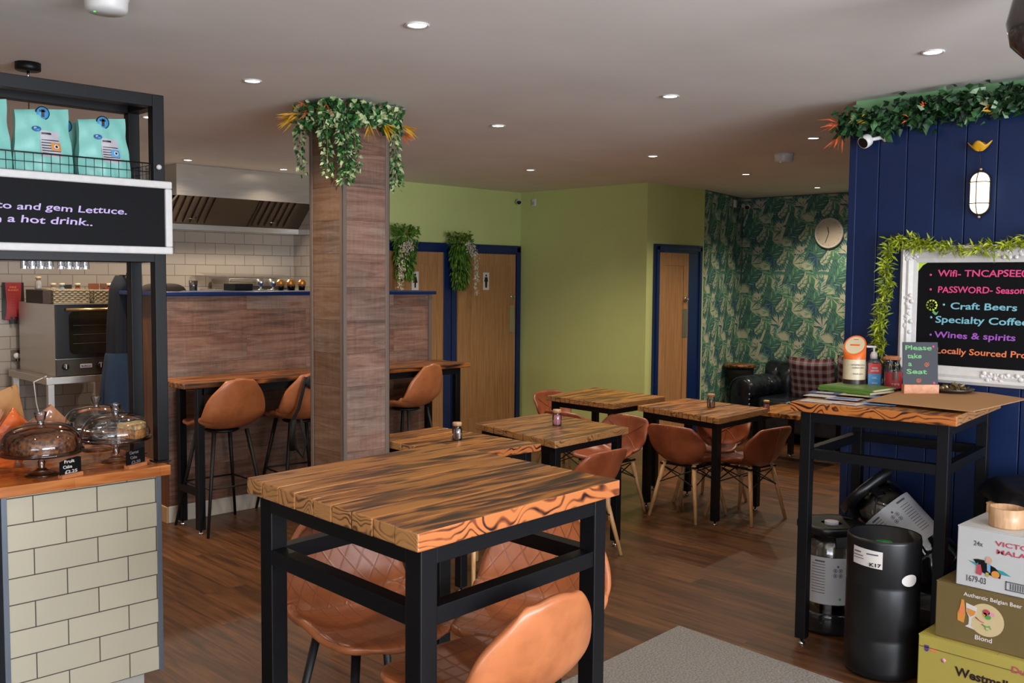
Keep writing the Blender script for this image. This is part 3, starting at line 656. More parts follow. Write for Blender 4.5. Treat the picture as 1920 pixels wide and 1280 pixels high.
# long narrow bar ledge
t = thing('bar_table', 'long narrow torched-wood bar table against the boarded partition', 'table', (4.1, 6.12, 0))
b = MB(); n = 4
for i in range(n):
    v0 = 5.90+i*.45/n; b.box(2.83+random.uniform(-.004, .004), 5.33, v0+.001, v0+.45/n, .985, 1.02)
tl = b.build('tabletop', M['ledge'], t, bevel=.004)
for (x, y) in ((2.96, 5.955), (2.99, 6.28), (5.22, 5.955), (5.19, 6.28), (4.1, 5.955), (4.1, 6.28)):
    l = MB(); l.cbox((x, y, .505), (.05, .05, .95)); lo = l.build('leg', M['steel'], t, bevel=.003)
    f = MB(); f.lathe([(0, 0), (.018, 0), (.018, .008), (.007, .012), (.007, .032), (0, .032)], (x, y, 0), 12); f.build('adjustable_foot', M['chrome'], lo)
b = MB(); b.box(2.97, 5.2, 5.93, 5.98, .935, .984); b.box(2.97, 5.2, 6.26, 6.30, .935, .984); b.build('apron_frame', M['steel'], t)
for x in (2.975, 4.1, 5.205): b = MB(); b.box(x-.02, x+.02, 5.98, 6.255, .25, .29); b.build('stretcher', M['steel'], t)
# ------------------------------------------------------------------ bar stools
def smoothpath(pts, n):
    """Catmull-Rom through pts with cumulative arc length; returns f(v) -> Vector, total length"""
    P = [Vector(p) for p in pts]; P = [P[0]*2-P[1]]+P+[P[-1]*2-P[-2]]; out = []
    for i in range(1, len(P)-2):
        for k in range(12):
            t = k/12; a, b, c, d = P[i-1], P[i], P[i+1], P[i+2]
            out.append(.5*((2*b)+(c-a)*t+(2*a-5*b+4*c-d)*t*t+(3*b-a-3*c+d)*t*t*t))
    out.append(P[-2]); s = [0]
    for i in range(1, len(out)): s.append(s[-1]+(out[i]-out[i-1]).length)
    T = s[-1]
    def f(v):
        x = v*T
        for i in range(1, len(s)):
            if s[i] >= x: k = (x-s[i-1])/max(s[i]-s[i-1], 1e-9); return out[i-1].lerp(out[i], k)
        return out[-1]
    return f, T
def interp(tab, v):
    for (a, x), (b, y) in zip(tab, tab[1:]):
        if v <= b: k = (v-a)/(b-a); k = k*k*(3-2*k); return x+(y-x)*k
    return tab[-1][1]
def make_stool():
    t = thing('bar_stool', '', 'bar stool', (0, 0, 0))
    f, T = smoothpath([(.235, 0, .695), (.20, 0, .717), (.08, 0, .702), (-.06, 0, .695), (-.15, 0, .712), (-.205, 0, .77), (-.235, 0, .86), (-.262, 0, .97), (-.268, 0, .99)], 9)
    wid = [(0, .12), (.05, .175), (.14, .21), (.32, .225), (.5, .232), (.68, .236), (.82, .226), (.93, .19), (1, .13)]
    cup = [(0, .0), (.2, .012), (.42, .055), (.6, .04), (.75, .03), (1, .01)]
    def surf(u, v):
        p = f(v); x = (u-.5)*2; w = interp(wid, v); c = interp(cup, v); q = abs(x)**2.4
        if v > .62: w = .236*(1-((v-.62)/.41)**2.3)**.55
        if v < .15: w = .213*math.sqrt(1-((.15-v)/.18)**2)
        fwd = interp([(0, 0), (.38, .0), (.62, .05), (.8, .045), (1, .02)], v); up = c if v < .62 else c*.25
        arch = 1-x*x
        return Vector((p.x+fwd*q+.022*arch*max(0, (.12-v)/.12), x*w*(1-.04*q), p.z+up*q+.032*arch*max(0, (v-.84)/.16)**1.4))
    b = MB(); b.grid(surf, 14, 34, uvf=lambda u, v: ((u-.5)*interp(wid, v)*2, v*T)); b.keepn = False
    sh = b.build('seat_shell', [M['tan'], M['tanq']], t, subsurf=1, solid=(.030, 1, 1, 0))
    m = MB(); m.lathe([(0, .644), (.10, .644), (.12, .655), (.10, .666), (0, .666)], (-.01, 0, 0), 20); m.build('seat_plate', M['steel2'], t)
    for sx in (1, -1):
        for sy in (1, -1):
            l = MB(); l.tube([(sx*.12-.01, sy*.12, .66), (sx*.235, sy*.225, .0)], [.0145, .0095], 12); l.build('leg', M['steel2'], t)
    k = .30/.70; a = .235-(.115)*k; c = .225-.105*k
    pts = [(a, c), (a, -c), (-a-.004, -c), (-a-.004, c)]
    for i in range(4):
        p, q = pts[i], pts[(i+1) % 4]; l = MB(); l.tube([(p[0], p[1], .30), (q[0], q[1], .30)], .006, 8); l.build('footrest_bar', M['steel2'], t)
    return t
STOOL_FLIP = False
stool0 = make_stool()
def place(root, used, loc, rz, label, group):
    if not used: root.location = loc; root.rotation_euler = (0, 0, rz); root['label'] = label; root['group'] = group; WM[root.name] = Matrix.Translation(loc) @ Matrix.Rotation(rz, 4, 'Z'); return root
    return dup(root, loc, rz, label, group)
R = math.radians
G1 = 'tan leather bar stools with black metal legs'
STOOLS = [((3.17, 6.06, 0), 90, 'tan bar stool at the left end of the long bar table, seen whole from behind'),
          ((3.80, 6.10, 0), 84, 'tan bar stool half hidden by the pillar, with a black bag hanging on it'),
          ((4.78, 6.08, 0), 104, 'tan bar stool at the right end of the long bar table, right of the pillar'),
          ((1.76, 2.40, 0), -96, 'tan quilted stool on the left under the nearest tall table'),
          ((2.135, 2.09, 0), 207, 'tan quilted stool on the right under the nearest tall table, back beyond its leg'),
          ((1.715, 1.86, 0), 91, 'tan stool at the bottom edge of the photo, its smooth back towards the camera')]
for i, (loc, a, lb) in enumerate(STOOLS):
    st_ = place(stool0, i > 0, loc, R(a), lb, G1); st_.scale = (1, 1, 1.03 if i < 3 else .925)   # the stools at the near table sit lower
# ------------------------------------------------------------------ butterfly dining chairs
def make_chair():
    t = thing('dining_chair', '', 'chair', (0, 0, 0))
    f, T = smoothpath([(.225, 0, .425), (.19, 0, .438), (.05, 0, .418), (-.08, 0, .412), (-.165, 0, .432), (-.20, 0, .49), (-.232, 0, .59), (-.262, 0, .70)], 8)
    wid = [(0, .13), (.06, .185), (.2, .222), (.36, .212), (.52, .165), (.64, .195), (.78, .235), (.92, .225), (1, .175)]
    def surf(u, v):
        p = f(v); x = (u-.5)*2; w = interp(wid, v); q = abs(x)**2.2
        up = interp([(0, 0), (.25, .03), (.45, .07), (.55, .05), (.7, .0), (1, -.012)], v); fw = interp([(0, 0), (.45, .02), (.62, .075), (.8, .085), (1, .03)], v)
        return Vector((p.x+fw*q, x*w, p.z+up*q))
    b = MB(); b.grid(surf, 12, 22, uvf=lambda u, v: (u, v)); sh = b.build('seat_shell', M['tandark'], t, subsurf=1, solid=(.024, 1))
    # stitched seams on the shell
    def seam(fn, off):
        pts = []
        for k in range(13):
            u, v = fn(k/12); p = surf(u, v); e = .01; n = (surf(min(u+e, 1), v)-surf(u-e, v)).cross(surf(u, min(v+e, 1))-surf(u, v-e)).normalized(); pts.append(p + n*off)
        s = MB(); s.tube(pts, .0028, 6); s.build('seam', M['tandark'], sh)
    for off in (.0015, -.0255):
        seam(lambda k: (.5, .60+.38*k), off*SEAMS)
    seam(lambda k: (.12+.76*k, .62+.3*k), .0015*SEAMS); seam(lambda k: (.88-.76*k, .62+.3*k), .0015*SEAMS)
    for sx in (1, -1):
        for sy in (1, -1):
            l = MB(); l.tube([(sx*.125, sy*.125, .402), (sx*.205, sy*.20, 0)], [.0175, .0115], 12); l.build('leg', M['paleleg'], t)
    b = MB()
    for (p, q) in (((.16, .155, .25), (-.135, .13, .37)), ((-.16, .155, .25), (.135, .13, .37)), ((.16, -.155, .25), (-.135, -.13, .37)), ((-.16, -.155, .25), (.135, -.13, .37)),
                   ((.16, .155, .25), (.135, -.13, .37)), ((.16, -.155, .25), (.135, .13, .37)), ((-.16, .155, .25), (-.135, -.13, .37)), ((-.16, -.155, .25), (-.135, .13, .37))):
        b.tube([p, q], .0045, 6)
    b.build('wire_brace', M['steel2'], t)
    b = MB(); b.box(-.15, .15, -.15, -.125, .382, .395); b.box(-.15, .15, .125, .15, .382, .395); b.box(-.13, -.10, -.15, .15, .382, .395); b.box(.10, .13, -.15, .15, .382, .395); b.build('seat_bracket', M['steel2'], t)
    return t
SEAMS = 1
chair0 = make_chair()
G2 = 'chestnut leather butterfly chairs on pale wooden legs'
CHAIRS = [((5.80, 4.04, 0), 2, 'butterfly chair near left of the table before the cupboard door, back towards us'),
          ((6.06, 3.72, 0), 85, 'butterfly chair right of the table before the cupboard door, seen side-on'),
          ((6.28, 4.17, 0), 182, 'butterfly chair on the far side of the table before the cupboard door'),
          ((5.46, 4.53, 0), 180, 'butterfly chair facing left between the middle table and the table before the cupboard door'),
          ((4.44, 3.93, 0), 92, 'butterfly chair at the near right of the middle table, behind the nearest table corner'),
          ((5.74, 5.02, 0), 0, 'butterfly chair whose curved back shows right behind the pink-filled jar'),
          ((6.42, 5.80, 0), -88, 'butterfly chair against the green side wall, at the far left of the farthest table'),
          ((3.70, 4.05, 0), 90, 'butterfly chair hidden under the dining table behind the nearest tall table, pale legs showing')]
for i, (loc, a, lb) in enumerate(CHAIRS): place(chair0, i > 0, loc, R(a), lb, G2)
# ------------------------------------------------------------------ little jars on the tables
def jar(x, y, z, label, fill):
    t = thing('table_jar', label, 'jar', (x, y, z), 0, 'small cork-topped jars on the tables')
    b = MB(); b.lathe([(0, 0), (.026, 0), (.030, .006), (.030, .066), (.025, .074), (.025, .084), (.027, .086)], (x, y, z), 20); b.build('glass', M['thin'], t)
    b = MB(); b.lathe([(0, .084), (.027, .084), (.028, .098), (.026, .104), (0, .104)], (x, y, z), 18); b.build('cork_lid', M['palewood'], t)
    if fill == 'pink':
        b = MB()
        for k in range(6): b.cbox((x-.013+(k % 3)*.012, y-.012+(k//3)*.014, z+.036), (.010, .012, .06), 0, k*.15)
        b.build('pink_sachets', M['pinksachet'], t)
    else:
        b = MB()
        for k in range(7): b.cbox((x+random.uniform(-.014, .014), y+random.uniform(-.014, .014), z+.034), (.012, .008, .056), k % 2, random.uniform(0, 3))
        b.build('sugar_sachets', [M['whitechalk'], M['brownsachet']], t)
    return t
M['pinksachet'] = plain('pink_paper', '#d98fa0', .6, var=0); M['brownsachet'] = plain('brown_paper', '#5f4433', .6, var=0)
jar(3.714, 4.228, .77, 'small jar of sugar sachets on the dining table beside the pillar', 'sugar')
jar(4.568, 4.217, .77, 'jar of pink sachets on the middle dining table', 'pink')
jar(6.072, 4.041, .77, 'jar of sugar sachets on the dining table before the cupboard door', 'sugar')
# ------------------------------------------------------------------ lounge corner
t = thing('coffee_table', 'low torched-wood coffee table in front of the dark leather sofa', 'table', (8.26, 4.48, 0))
b = MB()
for i in range(7): b.box(7.93, 8.60, 4.07+i*.83/7+.001, 4.07+(i+1)*.83/7, .46, .50)
b.build('tabletop', [M['topdark']], t, bevel=.003)
for (x, y) in ((8.0, 4.25), (8.54, 4.25), (8.0, 4.75), (8.54, 4.75)):
    l = MB(); l.cbox((x, y, .24), (.045, .045, .44)); lo = l.build('leg', M['steel'], t); f = MB(); f.lathe([(0, 0), (.018, 0), (.018, .008), (.007, .012), (.007, .022), (0, .022)], (x, y, 0), 12); f.build('adjustable_foot', M['chrome'], lo)
b = MB(); b.box(8.0, 8.54, 4.23, 4.27, .42, .459); b.box(8.0, 8.54, 4.73, 4.77, .42, .459); b.build('apron_frame', M['steel'], t)
jar(7.98, 4.70, .50, 'jar of pink sachets on the low coffee table by the sofa', 'pink')
def cushionbox(b, x0, x1, y0, y1, z0, z1, k=.18, n=10):
    """soft pillow-like block"""
    cx, cy, cz = (x0+x1)/2, (y0+y1)/2, (z0+z1)/2; hx, hy, hz = (x1-x0)/2, (y1-y0)/2, (z1-z0)/2
    def sp(u, v):
        a = u*2*PI; t = (v-.5)*PI; e = .45
        cs = lambda q: math.copysign(abs(math.cos(q))**e, math.cos(q)); sn = lambda q: math.copysign(abs(math.sin(q))**e, math.sin(q))
        ct = abs(math.cos(t))**k; return Vector((cx+hx*ct*cs(a), cy+hy*ct*sn(a), cz+hz*math.copysign(abs(math.sin(t))**.6, t)))
    b.grid(sp, 28, n, closed=True)
t = thing('leather_sofa', 'dark buttoned leather sofa with rolled arms against the palm wallpaper', 'sofa', (9.5, 5.0, 0))
b = MB(); b.box(9.08, 9.92, 4.25, 5.78, .12, .34); b.build('base', M['blackleather'], t, bevel=.03)
for y0, y1 in ((4.52, 5.02), (5.03, 5.52)): b = MB(); cushionbox(b, 9.07, 9.72, y0, y1, .33, .47); b.build('seat_cushion', M['blackleather'], t)
def tufted(b, p0, run, up, bulge, n, m, depth):
    """buttoned surface: rounded vertical flutes with button dimples"""
    run, up, bulge = Vector(run), Vector(up), Vector(bulge)
    def fn(u, v):
        fl = abs(math.sin(PI*u*n)); rl = math.sin(PI*min(1, v*1.0))**.5 if 0 < v < 1 else 0
        return Vector(p0)+run*u+up*v+bulge*(.25+.75*rl)*(.62+.38*fl**.6)
    b.grid(fn, n*8, m)
for yc in (5.65,):
    b = MB()
    # rolled arm, scroll end facing the room, fluted inner and outer face
    def arm(u, v):
        a = -PI*.15+v*PI*1.35; x = 9.05+u*.85; fl = .5+.5*abs(math.sin(PI*u*6))**.5; r = .142*(.70+.30*fl)
        return Vector((x, yc+r*1.1*math.cos(a), .545+r*math.sin(a)))
    b.grid(arm, 56, 14)
    b.box(9.06, 9.9, yc-.11, yc+.11, .12, .55)
    b.lathe([(0, .012), (.06, .02), (.10, .01), (.128, .0), (.14, -.02)], (9.055, yc, .545), 26, axis=(-1, 0, 0))
    b.box(9.045, 9.10, yc-.11, yc+.12, .12, .56); am = b.build('arm', M['blackleather'], t, bevel=.01)
    for k in range(7): s = MB(); s.lathe([(0, .004), (.009, .003), (.011, 0)], (9.04, yc-.115+.0, .17+k*.055), 8, axis=(-1, 0, 0)); s.build('stud', M['bronze'] if 'bronze' in M else M['chrome'], am)
b = MB(); b.box(9.05, 9.9, 4.2, 4.44, .12, .60); b.build('arm', M['blackleather'], t, bevel=.07)
b = MB(); tufted(b, (9.76, 5.75, .36), (0, -1.5, 0), (0, 0, .42), (-.10, 0, 0), 9, 8, .03)
def roll(u, v):
    a = v*2*PI; fl = .9+.1*abs(math.sin(PI*u*9))**.5; return Vector((9.82+.12*fl*math.cos(a), 5.75-1.5*u, .72+.10*fl*math.sin(a)))
b.grid(roll, 72, 12); b.box(9.76, 9.93, 4.25, 5.75, .12, .74); b.build('backrest', M['blackleather'], t)
for (x, y) in ((9.13, 4.3), (9.13, 5.7), (9.85, 4.3), (9.85, 5.7)): l = MB(); l.lathe([(0, 0), (.018, 0), (.03, .05), (.034, .12), (0, .12)], (x, y, 0), 12); l.build('leg', M['barwoodend'], t)
def tartan():
    t = NT('red_grey_tartan'); uv = t.n('ShaderNodeUVMap', uv_map='UVMap'); sp = t.n('ShaderNodeSeparateXYZ'); t.l(uv, 0, sp, 0)
    outs = []
    for ax in ('X', 'Y'):
        m = t.n('ShaderNodeMath', operation='PINGPONG'); t.l(sp, ax, m, 0); m.inputs[1].default_value = .5
        r = t.ramp(m, [(0, '#2b1719'), (.16, '#2b1719'), (.2, '#6d2c2c'), (.30, '#6d2c2c'), (.34, '#8d8990'), (.46, '#8d8990'), (.5, '#1c1416')]); outs.append(r)
    mx = t.mix(.5, outs[0], outs[1]); t.t.links.new(mx.outputs[0], t.b.inputs['Base Color']); t.set(Roughness=.9); return t.m
M['tartan'] = tartan()
def cushion(label, c, rot, s, th):
    t = thing('tartan_cushion', label, 'cushion', c, 0, 'tartan cushions on the sofa'); b = MB(); Rm = Matrix.Rotation(rot[2], 3, 'Z') @ Matrix.Rotation(rot[1], 3, 'Y') @ Matrix.Rotation(rot[0], 3, 'X')
    for sgn in (1, -1):
        def fn(u, v):
            x, y = u*2-1, v*2-1; h = ((1-x**4)*(1-y**4))**.6; pin = 1-.07*(1-abs(x*y))
            return Vector(c)+Rm @ Vector((sgn*th*h, x*s*pin, y*s*pin))
        b.grid(fn, 14, 14, uvf=lambda u, v: (u*6, v*6))
    b.build('cover', M['tartan'], t)
cushion('large tartan cushion leaning on the sofa back, nearer its middle', (9.50, 5.05, .66), (0, -.30, .1), .26, .07)
cushion('tartan cushion on the sofa partly hidden by the donation can', (9.60, 4.60, .66), (.25, -.30, -.15), .25, .07)
t = thing('side_table', 'small round torched-wood stool table behind the sofa arm', 'table', (9.52, 5.93, 0))
b = MB(); b.lathe([(0, 0), (.17, 0), (.18, .006), (.18, .032), (.172, .038), (0, .038)], (9.50, 5.945, .735), 36); b.build('tabletop', M['topdark'], t)
b = MB(); b.lathe([(0, 0), (.10, 0), (.11, .03), (.10, .2), (.115, .5), (.15, .66), (.155, .735), (0, .735)], (9.50, 5.945, 0), 28); b.build('base', M['matblack'], t)
t = thing('wall_clock', 'round cream wall clock on the palm wallpaper', 'clock', (9.985, 5.149, 2.25))
b = MB(); b.lathe([(0, .0), (.165, 0), (.17, .012), (.168, .028), (.155, .034), (.150, .024)], (9.984, 5.149, 2.25), 48, axis=(-1, 0, 0)); b.build('case', M['whiteframe'], t)
b = MB(); b.lathe([(0, .022), (.152, .022)], (9.984, 5.149, 2.25), 48, axis=(-1, 0, 0)); fa = b.build('dial', plain('cream_dial', '#c9c0ad', .5, var=0), t)
b = MB()
for k in range(12):
    a = k*PI/6; c = Vector((9.9605, 5.149-math.sin(a)*.128, 2.25+math.cos(a)*.128)); b.beam(c, c+Vector((0, -math.sin(a)*.014, math.cos(a)*.014)), .004, .001, up=(1, 0, 0))
b.build('hour_marks', M['dimchalk'], fa)
b = MB(); a = R(200); c = Vector((9.958, 5.149, 2.25)); b.beam(c, c+Vector((0, -math.sin(a), math.cos(a)))*.11, .005, .002, up=(1, 0, 0)); b.build('minute_hand', M['black'], fa)
b = MB(); a = R(348); b.beam(c, c+Vector((0, -math.sin(a), math.cos(a)))*.07, .008, .002, up=(1, 0, 0)); b.build('hour_hand', M['black'], fa)
# ------------------------------------------------------------------ serving counter at left
CT = .945
t = thing('serving_counter', 'cream-tiled end of the serving counter at lower left', 'counter', (1.41, 4.1, 0))
b = MB(); b.box(1.125, 1.692, 3.79, 4.45, .09, .903); b.build('tiled_panel', M['tile_counter'], t)
for x0, x1 in ((1.105, 1.125), (1.692, 1.712)): b = MB(); b.box(x0, x1, 3.786, 4.45, .085, .903); b.build('corner_trim', M['alu'], t, bevel=.001)
b = MB(); b.box(1.15, 1.65, 3.84, 4.4, 0, .09); b.build('plinth', M['skirt'], t)
b = MB(); b.box(.2, 1.104, 3.86, 4.45, 0, .903); b.build('under_counter_cabinet', M['matblack'], t)
o = MB(); o.box(.2, 1.745, 3.765, 4.47, .904, .945); tag(o.build('counter_worktop', M['butcher'], bevel=.004), 'orange oiled wooden worktop on the tiled serving counter', 'worktop')
# ------------------------------------------------------------------ shelf frame
t = thing('shelf_frame', 'black square-tube shelf frame standing on the serving counter', 'shelf', (1.2, 4.0, CT))
FX0, FX1, FY0, FY1 = .60, 1.775, 3.845, 4.13; pw = .048
for i, (x, y) in enumerate(((FX1, FY0), (FX1, FY1), (FX0, FY0), (FX0, FY1))):
    y0, y1 = (y, y+pw) if y == FY0 else (y-pw, y); x0, x1 = (x-pw, x) if x == FX1 else (x, x+pw)
    b = MB(); b.box(x0, x1, y0, y1, CT+.006, 2.455); p = b.build('post', M['steel'], t, bevel=.003)
    b = MB(); b.box(x0-.012, x1+.012 if x != FX1 else x1+.004, y0-.012, y1+.012, CT+.0005, CT+.007); b.build('foot_plate', M['steel'], p, bevel=.002)
for z0, z1 in ((2.405, 2.455), (1.775, 1.815)):
    for y0, y1 in ((FY0, FY0+pw), (FY1-pw, FY1)): b = MB(); b.box(FX0+pw, FX1-pw, y0, y1, z0, z1); b.build('long_rail', M['steel'], t, bevel=.002)
    for x0, x1 in ((FX1-pw, FX1), (FX0, FX0+pw)): b = MB(); b.box(x0, x1, FY0+pw, FY1-pw, z0, z1); b.build('short_rail', M['steel'], t, bevel=.002)
b = MB(); b.box(FX0+.01, FX1-.01, FY0+.005, FY1-.005, 2.085, 2.10); b.build('shelf_board', M['steel2'], t)
t = thing('wire_basket', 'black wire basket holding the teal bags on the upper shelf', 'basket', (1.2, 3.95, 2.10))
b = MB(); x0, x1, y0, y1 = .66, 1.745, 3.852, 4.10
for k in range(int((x1-x0)/.032)+1):
    x = x0+k*.032; b.tube([(x, y0, 2.175), (x, y0, 2.104), (x, y1, 2.104), (x, y1, 2.175)], .0014, 4, cap=False, smooth=False)
for k in range(8):
    y = y0+k*(y1-y0)/7; b.tube([(x1, y, 2.175), (x1, y, 2.104), (x0, y, 2.104), (x0, y, 2.175)], .0014, 4, cap=False, smooth=False)
for z in (2.108, 2.142): b.tube([(x0, y0, z), (x1, y0, z), (x1, y1, z), (x0, y1, z), (x0, y0, z)], .0014, 4, smooth=False)
b.build('wire_mesh', M['steel2'], t)
b = MB(); b.tube([(x0, y0, 2.176), (x1, y0, 2.176), (x1, y1, 2.176), (x0, y1, 2.176), (x0, y0, 2.176)], .003, 6); b.build('rim', M['steel2'], t)
M['teal'] = NT('teal_foil_bag').set(Base_Color=lin('#83c4b8'), Roughness=.42).m
M['bagblue'] = plain('label_blue', '#1f5f9a', .5, var=0); M['baglabel'] = plain('label_grey', '#b9b3bb', .5, var=0); M['badge'] = plain('badge_orange', '#d08a3c', .5, var=0); M['badgeb'] = plain('badge_blue', '#4a9bd0', .5, var=0)
def bag(x, y, w, h, tilt, label, tone, lab=True, z=2.107):
    t = thing('coffee_bag', label, 'bag', (x, y, z), 0, 'teal bags of coffee on the shelf')
    d = .045; rd = random.Random(int(x*1000))
    def P(sgn):
        def fn(u, v):
            a = u*2-1; wid = w/2*(1-.10*v+.03*math.sin(v*7)); thick = d*(1-v)**.55*(1-abs(a)**3*.55)+.004
            zz = v*h; cr = .004*math.sin(a*9+v*11+rd.random()*.0)+.003*math.sin(a*4-v*17)
            top = (.012*a if v > .95 else 0)
            return Vector((x+a*wid+tilt*zz, y+sgn*(thick+cr*(1-v*.4)), z+zz+top))
        return fn
    b = MB(); f0 = P(-1); f1 = P(1); b.grid(f0, 14, 16); b.grid(f1, 14, 16)
    b.grid(lambda u, v: f0(0, v).lerp(f1(0, v), u), 2, 16); b.grid(lambda u, v: f0(1, v).lerp(f1(1, v), u), 2, 16); b.grid(lambda u, v: f0(u, 0).lerp(f1(u, 0), v), 14, 1)
    body = b.build('pouch', M['teal'], t)
    def patch(u0, u1, v0, v1, mat, name, par, lift=.002, n=6):
        q = MB(); q.grid(lambda u, v: f0(u0+(u1-u0)*u, v0+(v1-v0)*v)+Vector((0, -lift, 0)), n, n); return q.build(name, mat, par)
    if lab:
        l = patch(.42, .78, .26, .66, M['baglabel'], 'label', body)
        for k in range(7): patch(.44, .76 if k < 6 else .6, .30+k*.042, .314+k*.042, M['black'], 'label_line', l, .0035, 3) if k != 6 else patch(.44, .62, .60, .63, M['black'], 'label_line', l, .0035, 3)
        patch(.60, .77, .36, .48, tone, 'label_badge', l, .0045, 3)
        def disc(cu, cv, ru, rv, mat, name, lift):
            q = MB(); q.poly([tuple(f0(cu+ru*math.cos(k*PI/8), min(cv+rv*math.sin(k*PI/8), .999))+Vector((0, -lift, 0))) for k in range(16)]); q.build(name, mat, body)
        disc(.685, .42, .045, .035, M['whitechalk'], 'badge_disc', .006); disc(.685, .42, .022, .02, M['black'], 'badge_dot', .007)
        disc(.36, .68, .085, .045, M['bagblue'], 'round_sticker', .003); disc(.34, .69, .03, .02, M['baglabel'], 'sticker_print', .005); disc(.38, .665, .03, .012, M['badgeb'], 'sticker_print', .005)
    q = MB(); q.lathe([(0, 0), (.026, 0), (.026, .0015), (0, .0015)], (x+tilt*h, f0(.5, .93).y-.003, z+h*.935), 22, axis=(0, -1, 0)); s = q.build('top_sticker', M['black'], body)
    q = MB(); q.lathe([(0, 0), (.0225, 0), (.0225, .001), (0, .001)], (x+tilt*h, f0(.5, .93).y-.0046, z+h*.935), 22, axis=(0, -1, 0)); q.build('sticker_face', M['badgeb'], s)
    q = MB(); q.box(x+tilt*h-.005, x+tilt*h+.006, f0(.5, .93).y-.008, f0(.5, .93).y-.0056, z+h*.935-.015, z+h*.935+.015); q.box(x+tilt*h-.012, x+tilt*h+.010, f0(.5, .93).y-.008, f0(.5, .93).y-.0056, z+h*.935+.004, z+h*.935+.011); q.build('sticker_print', M['black'], s)
bag(1.555, 3.925, .205, .235, -.02, 'teal coffee bag at the right end of the shelf, blue badge on label', M['badgeb'])
bag(1.325, 3.93, .215, .245, 0.0, 'teal coffee bag second from the right, with an orange badge on its label', M['badge'])
bag(1.105, 3.93, .21, .255, .0, 'teal coffee bag cut by the left edge of the photo', M['badge'])
bag(1.44, 4.03, .18, .22, .02, 'teal coffee bag standing behind the two labelled ones', M['badge'], False)
# framed menu board fixed to the front of the frame
t = thing('menu_board', 'white-framed blackboard menu hung on the shelf frame at left', 'blackboard', (1.2, 3.83, 1.95))
b = MB(); X0, X1, Z0, Z1 = .55, 1.792, 1.808, 2.105; w = .030
for q in ((X0, X1, 3.815, 3.843, Z0, Z0+w), (X0, X1, 3.815, 3.843, Z1-w, Z1), (X0, X0+w, 3.815, 3.843, Z0+w, Z1-w), (X1-w, X1, 3.815, 3.843, Z0+w, Z1-w)): b.box(*q)
b.build('frame', M['whiteframe'], t, bevel=.006, seg=3)
b = MB(); b.box(X0+w, X1-w, 3.826, 3.840, Z0+w, Z1-w); bd = b.build('writing_surface', M['chalk'], t)
writing('chalk_writing', 'tomato and gem Lettuce.', (1.005, 3.8255, 1.962), .60, .036, PX, M['lilac'], bd, .012, .1, wob=.0012)
writing('chalk_writing', 'with a hot drink..', (1.035, 3.8255, 1.913), .435, .038, PX, M['purple2'] if 'purple2' in M else M['lilac'], bd, .014, .1, wob=.0012)
b = MB(); b.lathe([(0, 0), (.011, 0), (.010, .012), (0, .016)], (1.745, 3.842, 2.162), 12, axis=(0, -1, 0)); tag(b.build('hook_knob', M['whiteframe']), 'small white knob on the front post just above the menu board', 'hook')
# upside-down wine glasses under the shelf
M['crystal'] = thin_glass('cut_glass', (.80, .82, .84, 1), .5)
for i in range(8):
    x = 1.335+i*.033+(.012 if i > 3 else 0); t = thing('hanging_glass', 'drinking glass hanging upside down behind the menu board', 'glass', (x, 4.10, 1.78), 0, 'glasses hanging under the shelf')
    b = MB(); b.lathe([(.016, 0), (.0155, .03), (.013, .075), (.004, .085), (.003, .13), (.016, .135)], (x, 4.19, 1.745), 16); b.build('bowl', M['crystal'], t)
    t['label'] = ['drinking glass hanging behind the menu board, leftmost of the row', 'hanging glass, second from the left under the menu board', 'hanging glass, third from the left under the menu board', 'hanging glass just left of the gap in the row under the menu board',
                  'hanging glass just right of the gap in the row under the menu board', 'hanging glass, third from the right under the menu board', 'hanging glass, second from the right under the menu board', 'hanging glass at the right end of the row under the menu board'][i]
b = MB(); b.box(1.32, 1.62, 4.13, 4.21, 1.878, 1.888); tag(b.build('glass_rack', M['steel2']), 'black glass rack under the shelf holding the hanging glasses', 'rack')
# black pendant flex and ceiling rose
t = thing('pendant_rose', 'black ceiling rose with a hanging flex above the serving counter', 'pendant light', (1.554, 4.764, CE))
b = MB(); b.lathe([(0, 0), (.055, 0), (.055, -.032), (.05, -.036), (0, -.036)], (1.554, 4.764, CE), 28); b.build('rose', M['steel'], t)
b = MB(); b.lathe([(0, -.036), (.006, -.036), (.006, -.075), (0, -.075)], (1.554, 4.764, CE), 10); b.build('gland', M['chrome'], t)
b = MB(); b.tube([(1.554, 4.764, CE-.07), (1.553, 4.764, 1.95)], .0028, 6); b.build('flex', M['barwoodend'], t)
b = MB(); b.lathe([(.02, .12), (.03, .10), (.09, .02), (.10, 0), (.097, 0), (.087, .02), (.028, .095), (0, .11)], (1.553, 4.764, 1.84), 24); b.build('shade', M['steel2'], t)
# ------------------------------------------------------------------ cake stands
def cake_stand(x, y, rf, r, hz, dome_h, label):
    t = thing('cake_stand', label, 'cake stand', (x, y, CT), 0, 'glass cake stands with domes')
    b = MB(); b.lathe([(0, 0), (rf, 0), (rf, .004), (rf*.6, .012), (.022, .02), (.011, .03), (.014, .05), (.010, .06), (.017, hz-.02), (.03, hz-.008), (r*.95, hz-.004), (r, hz+.002), (r, hz+.008), (0, hz+.002)], (x, y, CT), 40); b.build('footed_plate', M['thin'], t)
    z = CT+hz+.008; d = r*.93
    prof = [(d, 0)]+[(d*1.03*math.cos(a)**.55, dome_h*(.10+.90*math.sin(a))) for a in [PI/2*k/14 for k in range(1, 14)]]+[(.012, dome_h), (0, dome_h)]
    b = MB(); b.lathe(prof, (x, y, z), 44); dm = b.build('dome', M['thin'], t)
    b = MB(); b.lathe([(.013, 0), (.012, .008), (.017, .014), (.023, .036), (.024, .043), (.0, .044)], (x, y, z+dome_h), 20); b.build('knob', M['crystal'], dm)
    return t
